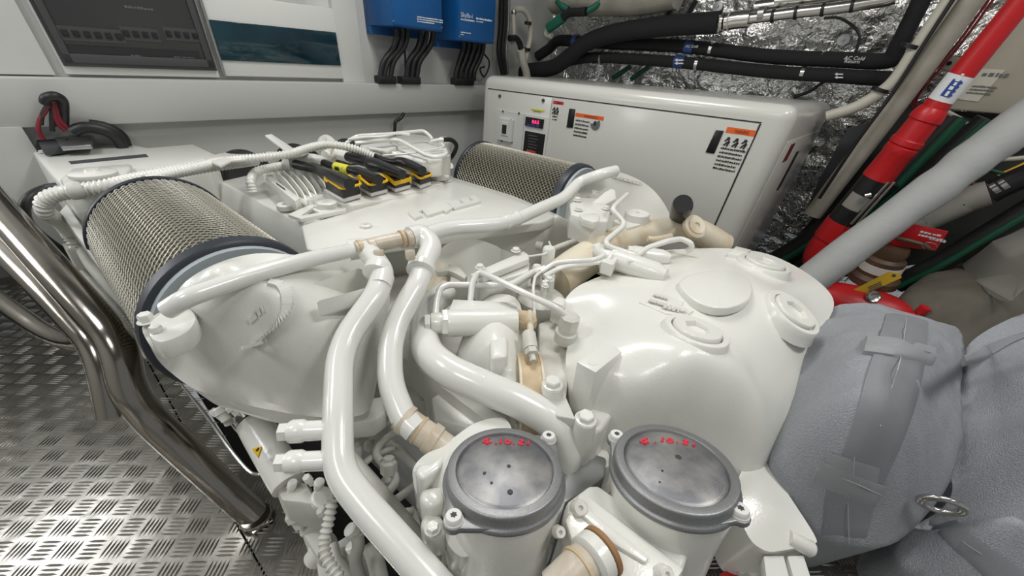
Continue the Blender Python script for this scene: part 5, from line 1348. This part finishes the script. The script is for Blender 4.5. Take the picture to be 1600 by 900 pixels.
ribbon('strap_end', [(1290, 712), (1330, 724), (1370, 737)], [(1288, 740), (1326, 754), (1366, 766)], bl1_s, .010, 'webbing_light', b1, z0=.38)
def seam(pl, sf, parent, off=.006, w=1.6, z0=.42):
    rows = [(*(sf(x, y, z0) + N_ * off), .0007) for x, y in pl]; mb = MB(); sweep(mb, spline(rows, 5), 5); mb.build('stitching', 'stitch', parent)
seam([(1415, 497), (1405, 560), (1390, 610), (1372, 670)], bl1_s, b1); seam([(1330, 722), (1328, 752)], bl1_s, b1, .010, z0=.38); seam([(1322, 790), (1324, 852)], bl1_s, b1, .006, z0=.3)
seam([(1350, 542), (1400, 548), (1456, 560)], bl1_s, b1, .012); seam([(1272, 741), (1320, 760), (1370, 782)], bl1_s, b1, .014, z0=.36)
b2 = thing('exhaust_blanket', at(1540, 800, z=.05), 'padded grey exhaust blanket at the right edge with a steel ring', 'blanket')
bl2, bl2_s = patch('padding', [(1504, 560, .36), (1520, 532, .39), (1560, 508, .42), (1610, 490, .44), (1700, 480, .45), (1760, 600, .44), (1760, 760, .38), (1720, 930, .26), (1560, 935, .20), (1440, 915, .14), (1400, 870, .14), (1428, 825, .17), (1464, 800, .20), (1482, 770, .24), (1478, 715, .28), (1484, 660, .31), (1500, 615, .33)],
      [(1560, 560, .45), (1640, 560, .47), (1540, 640, .43), (1620, 680, .44), (1530, 720, .38), (1620, 780, .37), (1500, 830, .25), (1580, 860, .27), (1680, 650, .46), (1520, 780, .31)], .16, 'blanket', b2, res=.009, warp=folds, smooth=80, taper=.85, lam=8e-4)
ribbon('flap_edge', [(1503, 560), (1530, 545), (1570, 530), (1600, 520)], [(1506, 570), (1540, 560), (1575, 540), (1602, 528)], bl2_s, .006, 'webbing', b2, z0=.42)
ribbon('strap', [(1482, 806), (1520, 840), (1560, 870), (1610, 905)], [(1450, 815), (1480, 850), (1520, 885), (1560, 925)], bl2_s, .006, 'webbing', b2, z0=.28)
seam([(1465, 822), (1500, 850), (1530, 870)], bl2_s, b2, .007, z0=.28)
for dx in (0, 7):
    c = at(1468 + dx, 788 + dx * .4, z=.305); r = .026
    rows = []
    ax_ = DIR(.3, .8, .25); a_, b_, _ = basis(ax_)
    for i in range(25):
        t = 2 * math.pi * i / 24; rows.append((*(c + a_ * (r * math.cos(t)) + b_ * (r * .8 * math.sin(t))), .0042))
    mb = MB(); sweep(mb, rows, 10); mb.build('steel_ring', 'steel', b2)
# ------------------------------------------------------------------ pipes along the foil hull
def hp(name, pl, m, label, cat='pipe', v=2.25, group=None, n=7, bend=None, ribs=None):
    o = pipe_p(name, pl, m, None, ('v', v), n=n, bend=bend, ribs=ribs)
    return tag(o, label, cat, group)
def band_on(o, x, y, dx, dy, w, m, name, v, h=.012):
    p = at(x, y, v=v); q = at(x + dx, y + dy, v=v); a = (q - p).normalized(); r = rad(p, w)
    mb = MB(); lathe(mb, p - a * h, a, [(r * .9, 0), (r, .001), (r, 2 * h - .001), (r * .9, 2 * h)], 24); return mb.build(name, m, o)
a = hp('insulated_pipe', [(815, 112, 24), (862, 106, 25), (890, 88, 26), (915, 68, 26), (960, 52, 26), (1030, 42, 26), (1080, 38, 26), (1124, 35, 26)], 'black_foam', 'thick black foam covered hose curving up to a steel coupling', v=2.20)
for x, y in [(1122, 35.5), (1130, 34.5)]: band_on(a, x, y, 10, -1, 28, 'steel', 'hose_clamp', 2.20, .006)
a = hp('insulated_pipe', [(840, 88, 18), (858, 76, 18), (872, 64, 18), (905, 65, 18), (960, 68, 18), (1060, 72, 18), (1110, 77, 18), (1200, 88, 18), (1300, 93, 18), (1385, 95, 18), (1400, 78, 18), (1440, 0, 26), (1455, -30, 26)], 'black_foam', 'upper of the two black foam pipes crossing the foil', v=2.28)
band_on(a, 1112, 77, 10, 1, 21, 'steel', 'pipe_clamp', 2.28, .008); band_on(a, 1284, 92, 10, 1, 21, 'steel', 'pipe_clamp', 2.28, .008)
lb = band_on(a, 900, 65, 10, .5, 19.4, 'navy_label', 'flow_label', 2.28, .014); lb = band_on(a, 1078, 74, 10, 1, 19.4, 'navy_label', 'flow_label', 2.28, .022); text('lettering', 'AC Cold', at(1071, 74, v=2.24), DIR(-1, 0, 0), DIR(0, 0, 1), .016, 'print_white', a); band_on(a, 1328, 94, 10, 1, 19.4, 'navy_label', 'flow_label', 2.28, .026)
text('lettering', 'AC Cold', at(1318, 93, v=2.24), DIR(-1, 0, 0), DIR(0, 0, 1), .018, 'print_white', a); text('lettering', 'Return', at(1318, 98, v=2.24), DIR(-1, 0, 0), DIR(0, 0, 1), .018, 'print_white', a)
b = hp('insulated_pipe', [(870, 102, 17), (905, 92, 17), (942, 90, 17), (1000, 93, 17), (1090, 100, 17), (1200, 112, 17), (1300, 118, 17), (1392, 124, 17)], 'black_foam', 'lower of the two black foam pipes crossing the foil', v=2.26)
band_on(b, 941, 90, 10, 1, 20, 'steel', 'pipe_clamp', 2.26, .006); band_on(b, 1090, 100, 10, 1, 20, 'steel', 'pipe_clamp', 2.26, .008); band_on(b, 1254, 115, 10, .6, 20, 'steel', 'pipe_clamp', 2.26, .008)
for x, y in ((1062, 97), (1312, 119)):
    lb = band_on(b, x, y, 10, 1, 18.4, 'navy_label', 'flow_label', 2.26, .024)
    for k in (0, 5):
        pts = [(x + 5, y - 4 + k), (x - 4, y - 4 + k), (x - 4, y - 5.5 + k), (x - 8, y - 3 + k), (x - 4, y - .6 + k), (x - 4, y - 2 + k), (x + 5, y - 2 + k)]
        mb = MB(); prism(mb, [at(px_, py_, v=2.2245) for px_, py_ in pts], DIR(0, 1, 0) * .012); mb.build('flow_arrow', 'print_white', b, smooth=0)
s = hp('steel_coupling', [(1134, 34, 25), (1150, 31, 25), (1172, 29, 25)], 'steel', 'polished steel coupling at the end of the thick foam hose', 'coupling', v=2.20)
band_on(s, 1140, 33, 10, -1.3, 27, 'cream_hose', 'gasket', 2.20, .003)
band_on(s, 1190, 22, 10, -1.5, 20, 'zinc', 'port', 2.20, .012)
s = hp('steel_pipe', [(1170, 29, 17), (1240, 20, 17), (1310, 12, 17), (1376, 2, 17), (1400, -4, 17)], 'steel', 'polished steel pipe with black ties under the ceiling', v=2.20)
for x, y in ((1208, 25), (1244, 20), (1286, 15), (1332, 9)): band_on(s, x, y, 10, -1.3, 19, 'black_rubber', 'tie', 2.20, .006)
for i, (x0, x1, y, w) in enumerate([(1180, 1250, 2, 20), (1212, 1300, -4, 22), (1270, 1380, -10, 20)]):
    hp('steel_fitting', [(x0, y + 10 - i * 3, w), ((x0 + x1) / 2, y + 5 - i * 2, w), (x1, y - 4, w)], 'steel', ['steel fitting above the tied pipe, nearest the coupling', 'steel fitting above the tied pipe, in the middle', 'steel fitting above the tied pipe, at its far right'][i], 'fitting', v=2.26)
hp('black_tube', [(1288, 28, 4), (1310, 28, 4), (1332, 40, 4), (1343, 55, 4), (1340, 72, 4), (1336, 83, 4)], 'black_rubber', 'thin black hose arching over the foil', 'hose', v=2.30)
hp('black_tube', [(1240, 152, 5), (1262, 144, 5), (1284, 130, 5), (1296, 120, 5)], 'black_rubber', 'short black tube behind the generator end', 'hose', v=2.34)
for i, (x0, y0, x1, y1) in enumerate([(1060, 0, 1038, 30), (1088, 0, 1074, 26), (985, 104, 958, 122), (1014, 104, 986, 124)]):
    hp('green_line', [(x0, y0, 7), ((x0 + x1) / 2, (y0 + y1) / 2, 7), (x1, y1, 7)], 'black_rubber' if i < 2 else 'green_hose', ['black line left of two above the thick hose', 'black line right of two above the thick hose', 'dark green line left of two above the generator top', 'dark green line right of two above the generator top'][i], 'hose', v=2.36)
# wide duct, green hoses and cream pipes in the far corner
hp('duct', [(870, -11, 62), (920, -10, 62), (1000, -14, 62), (1060, -26, 62)], 'old_pipe', 'wide beige duct across the top of the hull corner', 'duct', v=2.22)
hp('green_hose', [(857, 44, 15), (868, 36, 15), (880, 27, 14)], 'green_bright', 'short bright green hose with black elbow above the foam pipes', 'hose', v=2.12)
hp('hose_elbow', [(878, 28, 13), (890, 20, 13), (905, 19, 11), (916, 18, 11)], 'black_rubber', 'black hose elbow between the green hoses', 'hose', v=2.12)
hp('green_hose', [(872, 0, 12), (878, 8, 12), (888, 16, 11)], 'green_bright', 'ribbed green hose leading up left of the elbow', 'hose', v=2.14, ribs=(.010, .003)); hp('green_hose', [(916, 18, 10), (930, 10, 10), (938, 0, 10), (940, -12, 10)], 'green_bright', 'ribbed green hose leading up right of the elbow', 'hose', v=2.14, ribs=(.010, .003))
hp('cream_hose', [(857, 46, 9), (854, 53, 9), (862, 56, 9)], 'cream_hose', 'short cream hose end below the green hose', 'hose', v=2.14)
u_ = 1.86
def up(name, pl, m, label, cat='pipe', u=1.84, ribs=None):
    o = pipe_p(name, pl, m, None, ('u', u), ribs=ribs); return tag(o, label, cat)
c_ = up('cream_pipe', [(806, 14, 8), (818, 16, 8), (827, 30, 8), (829, 55, 8), (824, 80, 8), (821, 94, 8)], 'cream_hose', 'cream pipe bending down beside the second charger', u=1.80)
for x, y in ((825, 36), (823, 77)): 
    p = at(x, y, u=1.80); mb = MB(); lathe(mb, p, DIR(0, 0, 1), [(rad(p, 11), -.008), (rad(p, 11), .008)], 16); mb.build('tie', 'black_rubber', c_)
c_ = up('cream_pipe', [(802, 20, 6), (803, 50, 6), (802, 64, 6), (798, 66, 6)], 'cream_hose', 'thin cream pipe with valve nearest the black risers', u=1.80)
p = at(803, 18, u=1.80); mb = MB(); lathe(mb, p, DIR(0, 0, 1), [(.014, -.012), (.016, 0), (.010, .01)], 12); mb.build('valve', 'zinc', c_)
c_ = up('cream_pipe', [(814, 78, 12), (817, 95, 12), (822, 112, 12), (824, 124, 12)], 'cream_hose', 'stout cream pipe standing behind the generator corner', u=1.76)
up('hose_bend', [(796, 60, 9), (806, 60, 9), (812, 68, 9), (814, 78, 9)], 'black_rubber', 'black hose bend on top of the stout cream pipe', 'hose', u=1.77)
for i, (x, w) in enumerate(((781, 7), (787, 7), (793, 5))):
    up('riser_hose', [(x + 2, -10, w), (x + 1, 40, w), (x - 2, 80, w), (x + 4 - i * 2, 116, w)], 'black_rubber' if i < 2 else 'zinc', ['black riser hose nearest the second charger', 'black riser hose in the middle of three', 'grey riser hose farthest from the second charger'][i], 'hose', u=1.82)
# ------------------------------------------------------------------ risers on the right
hp('cable_conduit', [(1490, -10, 20), (1440, 62, 20), (1400, 122, 18), (1370, 148, 17), (1335, 168, 16), (1292, 182, 16)], 'cream_hose', 'cream ribbed conduit bending down to the generator end', 'conduit', v=2.05)
cc = hp('drain_pipe', [(1532, -20, 30), (1450, 95, 30), (1380, 190, 30), (1310, 282, 28), (1270, 335, 26)], 'old_pipe', 'weathered beige riser pipe beside the ribbed conduit', v=2.08)
for x, y in ((1423, 72), (1376, 140)):
    p = at(x, y, v=2.05); q = at(x - 30, y + 42, v=2.05); mb = MB(); a_ = (q - p).normalized(); lathe(mb, p - a_ * .006, a_, [(.028, 0), (.028, .012)], 18); mb.build('tie', 'black_rubber', cc)
hp('black_line', [(1492, -5, 5), (1440, 75, 5), (1395, 145, 5), (1340, 220, 5), (1280, 310, 6)], 'black_rubber', 'thin black line clipped along the beige riser', 'hose', v=2.02)
for i in range(3):
    hp('maroon_cable', [(1545 + i * 7, -10, 3.5), (1492 + i * 6, 65, 3.5), (1440 + i * 5, 130, 3.5), (1424 + i * 4, 158, 3.5), (1432 + i * 4, 178, 3.5)], 'maroon', ['maroon cable nearest the beige riser', 'maroon cable in the middle of three', 'maroon cable nearest the red pipe'][i], 'cable', v=2.12, group='maroon cables')
# beige box with notice
bx = thing('wall_box', at(1540, 120, v=2.15), 'large beige box with a faded notice behind the red pipe', 'box')
mb = MB(); prism(mb, [at(x, y, v=2.18) for x, y in [(1468, 170), (1500, 120), (1600, -40), (1700, -40), (1700, 180), (1560, 178)]], DIR(0, 1, 0) * .12); mb.build('box_body', 'beige_box', bx, bevel=.008)
mb = MB(); prism(mb, [at(x, y, v=2.165) for x, y in [(1466, 104), (1470, 94), (1482, 88), (1510, 90), (1500, 112), (1475, 110)]], DIR(0, 1, 0) * .02); tb_ = mb.build('mounting_tab', 'beige_box', bx, bevel=.003)
mb = MB(); lathe(mb, at(1483, 99, v=2.164), DIR(0, -1, 0), [(.007, 0), (.006, .002)], 14); mb.build('tab_hole', 'hatch_black', tb_)
mb = MB(); prism(mb, [at(x, y, v=2.178) for x, y in [(1532, 107), (1571, 109), (1528, 159), (1490, 154)]], DIR(0, -1, 0) * .001); nt_ = mb.build('notice', 'cream_hose', bx)
for x, y, s, sz in ((1533, 119, 'NOTICE', .020), (1518, 136, 'Shut off before entry', .010), (1514, 141, 'Read instructions', .010), (1509, 146, 'Keep clear of nozzle', .010)): text('lettering', s, at(x, y, v=2.1765), DIR(-1, 0, 0), DIR(0, 0, 1), sz, 'print_grey', nt_, fit=.06)
# red fire line
rp = thing('fire_pipe', at(1280, 400, v=1.95), 'red fire suppression pipe with a black sleeve and white sticker', 'pipe')
def rseg(name, pl, m, v=1.95, n=6):
    rows = []
    for x, y, w in pl:
        q = at(x, y, v=v); rows.append((*q, rad(q, w)))
    mb = MB(); sweep(mb, [np.array(r) for r in rows], 24); return mb.build(name, m, rp, smooth=28)
def ra(pl): return [(1446 - .815 * (y - 186), y, w) for y, w in pl]
rseg('upper_tube', ra([(-14, 33), (176, 33)]), 'fire_red')
rseg('coupling', ra([(168, 34), (174, 40), (182, 43), (187, 43), (189, 39), (216, 40), (218, 43), (225, 43), (227, 38)]), 'fire_red')
rseg('coupling', ra([(227, 38), (229, 42), (238, 42), (240, 40), (278, 41)]), 'fire_red')
sl = rseg('black_sleeve', ra([(276, 39), (347, 39)]), 'black_plastic')
rseg('coupling', ra([(345, 41), (372, 40)]), 'fire_red')
rows = [(*at(x, y, v=1.95), rad(at(x, y, v=1.95), 36)) for x, y in [(1300, 366), (1284, 385), (1276, 405), (1284, 425), (1300, 440)]]
mb = MB(); sweep(mb, spline(rows, 6), 24); mb.build('elbow', 'fire_red', rp)
ax_ = (at(1606, -12, v=1.95) - at(1462, 168, v=1.95)).normalized()
def wrap(x, y, x2, y2, w, m, name, parent, frac=(0, 2 * math.pi)):
    p, q = at(x, y, v=1.95), at(x2, y2, v=1.95); r = rad(p, w); d = q - p; a_, b_, c_ = basis(d)
    mb = MB(); vs_ = []; n = 24; fs = []
    tocam = Vector(CAM) - p; th0 = math.atan2(tocam.dot(b_), tocam.dot(a_))
    for j in range(2):
        for i in range(n + 1):
            t = th0 + (i / n - .5) * frac[1]; vs_.append(p + d * j + (a_ * math.cos(t) + b_ * math.sin(t)) * r)
    for i in range(n): fs.append((i, i + 1, n + 2 + i, n + 1 + i))
    mb.add(vs_, fs); return mb.build(name, m, parent), p, d, r, tocam.normalized()
stk, p, d, r, tc_ = wrap(1502.2, 117, 1469.5, 157, 35, 'print_white', 'sticker', rp, (0, 2.6))
cl = p + d * .5 + tc_ * (r * 1.02)
s_dir = -d.normalized(); up_ = tc_.cross(s_dir).normalized()
mb = MB(); W2, H2 = d.length * .32, .010
zz_ = [cl + s_dir * (-W2) - up_ * H2]
for i in range(9): zz_.append(cl + s_dir * (-W2 + 2 * W2 * i / 8) - up_ * (H2 + (.008 if i % 2 else .002)))
zz_ += [cl + s_dir * W2 + up_ * H2, cl - s_dir * W2 + up_ * H2]
prism(mb, zz_, tc_ * .0005); mb.build('sticker_badge', 'print_blue', stk, smooth=0)
text('lettering', 'FIREBOY', cl - s_dir * (W2 * .9) - up_ * .006 + tc_ * .001, s_dir, up_, .016, 'print_white', stk)
w2 = wrap(1351, 302, 1333, 323, 40.5, 'putty', 'sleeve_label', sl, (0, 1.6))
for k in (0, 9): rseg('strap_rod', [(1395 + k - 6, 284, 4), (1330 + k, 350, 4)], 'steel', v=1.88)
rc_ = rseg('strap_lug', [(1352, 306, 8), (1362, 304, 8)], 'steel', v=1.88)
mb = MB(); prism(mb, [at(x, y, v=1.90) for x, y in [(1318, 372), (1342, 346), (1350, 347), (1326, 374)]], DIR(0, 1, 0) * .004); mb.build('yellow_label', 'yellow_tag', rp)
# grey sleeved pole in front of it
_r = random.Random(11)
gp = pipe_d('sleeved_pole', [(1660 - 398 * t, 145 + 295 * t + _r.uniform(-1.2, 1.2), 1.10 + .26 * t, 60 - 13 * t + _r.uniform(-2.5, 2.5)) for t in [i / 16 for i in range(17)]], 'grey_sleeve', None, n=6, seg=24)
tag(gp, 'grey fabric sleeved pole leaning across the red pipe', 'pole')
# valve group below
va = thing('release_valve', at(1370, 470, v=1.8), 'brown brass release valve with a red plate on a red bottle', 'valve')
V8 = 1.86
mb = MB(); prism(mb, [at(x, y, v=V8) for x, y in [(1418, 349), (1482, 362), (1462, 392), (1395, 384), (1388, 378)]], DIR(0, 1, 0) * .01); rpl = mb.build('red_plate', 'fire_red', va, bevel=.001)
for x, y, s, sz in ((1437, 363, 'PULL PIN', .012), (1434, 368, 'TO RELEASE', .012), (1452, 374, '1.  2.', .012)): text('lettering', s, at(x, y, v=V8 - .001), DIR(-1, 0, 0), DIR(0, 0, 1), sz, 'print_white', rpl)
pipe_p('lever', [(1400, 372, 8), (1415, 375, 7), (1440, 382, 7), (1452, 388, 7)], 'brown_body', va, ('v', V8 - .02))
mb = MB(); c = at(1452, 384, v=V8 - .03); rows = []
for i in range(21):
    t = 2 * math.pi * i / 20; rows.append((*(c + DIR(-1, 0, 0) * (.018 * math.cos(t)) + DIR(0, -.4, 1) * (.014 * math.sin(t))), .0015))
sweep(mb, rows, 6); mb.build('pull_ring', 'steel', va)
p, q = at(1390, 392, v=V8), at(1362, 440, v=V8); d = q - p
mb = MB(); lathe(mb, p, d, [(.05, -.02), (.055, 0), (.05, .02), (.062, .03), (.062, d.length * .7), (.075, d.length * .8), (.075, d.length)], 24); mb.build('valve_body', 'brown_body', va)
mb = MB(); lathe(mb, p + d * .36, d, [(.064, 0), (.064, .03)], 24); mb.build('valve_label', 'label_white', va)
mb = MB(); prism(mb, [at(x, y, v=1.74) for x, y in [(1333, 453), (1388, 425), (1406, 428), (1409, 434), (1352, 459), (1340, 460)]], DIR(0, 1, 0) * .002); yt = mb.build('yellow_tag', 'yellow_tag', va)
for i in range(3): 
    mb = MB(); prism(mb, [at(x, y, v=1.738) for x, y in [(1356 + i, 449 + i * 2.6), (1376 + i, 440 + i * 2.6), (1377 + i, 441.2 + i * 2.6), (1357 + i, 450.3 + i * 2.6)]], DIR(0, 1, 0) * .001); mb.build('print_line', 'print_grey', yt)
mb = MB(); lathe(mb, at(1397, 430.5, v=1.738), DIR(0, -1, 0), [(.005, 0), (.004, .001)], 10); mb.build('tag_eyelet', 'dark_grey', yt)
mb = MB(); lathe(mb, at(1364, 464, v=1.72), DIR(-.2, -.8, .5), [(.022, -.01), (.022, .006), (.017, .010), (.012, .008)], 24); mb.build('gauge', 'steel', va)
rows = [(*at(x, y, v=1.76), rad(at(x, y, v=1.76), w)) for x, y, w in [(1286, 462, 50), (1330, 476, 62), (1380, 490, 62), (1420, 500, 44), (1440, 502, 20)]]
mb = MB(); sweep(mb, spline(rows, 6), 24); mb.build('bottle_shoulder', 'fire_red', va)
rows = [(*at(x, y, v=1.73), rad(at(x, y, v=1.73), w)) for x, y, w in [(1400, 487, 10), (1430, 492, 10), (1440, 486, 14), (1447, 480, 14)]]
mb = MB(); sweep(mb, spline(rows, 6), 16); mb.build('handle_tip', 'fire_red', va)
# putty coloured coupling
pc_ = hp('coupling', [(1432, 350, 30), (1448, 343, 32), (1452, 340, 46), (1500, 318, 50), (1506, 314, 40), (1530, 306, 38), (1545, 302, 30)], 'putty', 'putty coloured threaded coupling behind the grey pole', 'coupling', v=2.02, n=3)
band_on(pc_, 1556, 294, 10, -5, 26, 'steel', 'clamp', 2.02, .008); band_on(pc_, 1570, 288, 10, -5, 26, 'steel', 'clamp', 2.02, .008)
hp('rubber_hose', [(1545, 302, 34), (1580, 285, 36), (1640, 260, 36)], 'black_rubber', 'black rubber hose pushed onto the putty coupling', 'hose', v=2.03)
mb = MB(); prism(mb, [at(x, y, v=2.36) for x, y in [(1405, 150), (1480, 172), (1640, 185), (1640, 330), (1500, 400), (1330, 432), (1205, 440), (1235, 385), (1310, 290)]], DIR(0, 1, 0) * .02)
o = mb.build('dark_backing', 'bay_dark', None); tag(o, 'added black backing sheet behind the red pipe and grey pole', 'panel')  # dark sheet added to cover the foil and blacken the background here
for i, (pl, m, lb, vv) in enumerate((([(1640, 308, 30), (1540, 368, 30), (1470, 410, 30), (1400, 445, 30)], 'black_rubber', 'black hydraulic hose with green lettering below the red plate', 2.00),
        ([(1500, 180, 40), (1420, 265, 40), (1340, 350, 40), (1240, 440, 40)], 'black_rubber', 'broad black hose with green stripe beside the red pipe', 2.20),
        ([(1540, 185, 22), (1480, 240, 22), (1420, 300, 22), (1350, 380, 22)], 'black_rubber', 'black hose with green stripe just behind the grey pole', 2.08),
        ([(1390, 280, 30), (1320, 330, 32), (1250, 385, 32), (1170, 430, 32)], 'black_rubber', 'black hose with green stripe low behind the generator end', 2.12))):
    o = hp('hydraulic_hose', pl, m, lb, 'hose', v=vv)
    pipe_p('green_stripe', [(x + w * .10, y + w * .12, w * .34, vv - rad(at(x, y, v=vv), w) * .95) for x, y, w in pl], 'green_hose', o, ('v', vv))
# dark sheathed riser: a flat grey trunking
mb = MB(); prism(mb, [at(x, y, v=2.20) for x, y in [(1325, 200), (1375, 185), (1330, 255), (1290, 300), (1262, 322), (1280, 280)]], DIR(0, 1, 0) * .03)
o = mb.build('cable_trunking', 'dark_grey', None, bevel=.004); tag(o, 'dark grey flat trunking between generator end and beige riser', 'trunking')
for i, (x, y, x2, y2, m) in enumerate([(1480, 175, 1560, 215, 'old_pipe'), (1540, 215, 1640, 215, 'putty'), (1550, 250, 1640, 240, 'cream_hose'), (1500, 282, 1545, 290, 'maroon'), (1560, 275, 1640, 235, 'yellow_tag'), (1530, 262, 1600, 275, 'green_hose')]):
    hp('service_line', [(x, y, 7), ((x + x2) / 2, (y + y2) / 2 + 2, 7), (x2, y2, 7)], m, ['beige service line under the beige box', 'putty service line crossing behind the pole', 'cream service line crossing behind the pole', 'maroon service line above the putty coupling', 'yellow service line above the rubber hose', 'green service line behind the pole'][i], 'pipe', v=2.16)
# brown tarpaulin and grey cushion at the edge
tp_, _ = patch('brown_tarpaulin', [(1405, 470, .24), (1440, 435, .30), (1500, 405, .33), (1560, 385, .39), (1640, 362, .468), (1660, 420, .40), (1650, 540, .22), (1600, 560, .20), (1500, 545, .20), (1440, 510, .20)], [(1520, 450, .34), (1600, 430, .38), (1600, 500, .29), (1480, 490, .27)], .3, 'brown_cover', None, res=.02, warp=lambda xy: folds(xy, 1.0), smooth=80)
tag(tp_, 'brown tarpaulin lying behind the grey blankets', 'tarpaulin')
gc, _ = patch('grey_cushion', [(1546, 368, .48), (1560, 345, .52), (1600, 312, .575), (1640, 300, .61), (1650, 390, .54), (1630, 420, .48), (1585, 405, .46)], [(1610, 360, .56)], .12, 'putty', None, res=.02, smooth=80)
tag(gc, 'rounded grey pad at the right edge above the tarpaulin', 'pad')
# ------------------------------------------------------------------ stainless handrail
rail = thing('handrail', at(400, 812, z=0.0), 'polished stainless steel handrail with a square floor foot', 'handrail')
def rtube(name, pl, bend=.06):
    rows = []
    for x, y, d, w in pl:
        q = at(x, y, d=d) if d > 0 else at(x, y, z=0.002)
        rows.append((*q, rad(q, w)))
    mb = MB(); sweep(mb, fillet(even(rows), bend, 8), 28); return mb.build(name, 'rail_steel', rail)
rtube('main_tube', [(-60, 262, .86, 46), (110, 452, .76, 46), (185, 535, .73, 46), (200, 612, .74, 46), (235, 655, .77, 46), (310, 725, .80, 44), (398, 806, -1, 40)])
rtube('inner_tube', [(-60, 318, .86, 42), (75, 455, .77, 42), (152, 540, .735, 40), (166, 590, .735, 38), (176, 648, .745, 38)])
rtube('lower_rail', [(-60, 428, 1.08, 26), (70, 520, 1.0, 26), (110, 536, .97, 26), (160, 534, .92, 26)])
mb = MB(); prism(mb, [at(x, y, z=.003) for x, y in [(390, 776), (410, 782), (428, 814), (396, 838), (374, 814)]], N_ * .006); mb.build('foot_plate', 'rail_steel', rail, bevel=.003)
for x, y in [(404, 818), (390, 822)]:
    mb = MB(); lathe(mb, at(x, y, z=.009), N_, [(.005, 0), (.004, .003)], 10); mb.build('foot_screw', 'zinc', rail)
p = at(400, 808, z=.009); mb = MB(); lathe(mb, p, N_, [(rad(p, 46), 0), (rad(p, 45), .004), (rad(p, 41), .007)], 28); mb.build('foot_collar', 'rail_steel', rail)
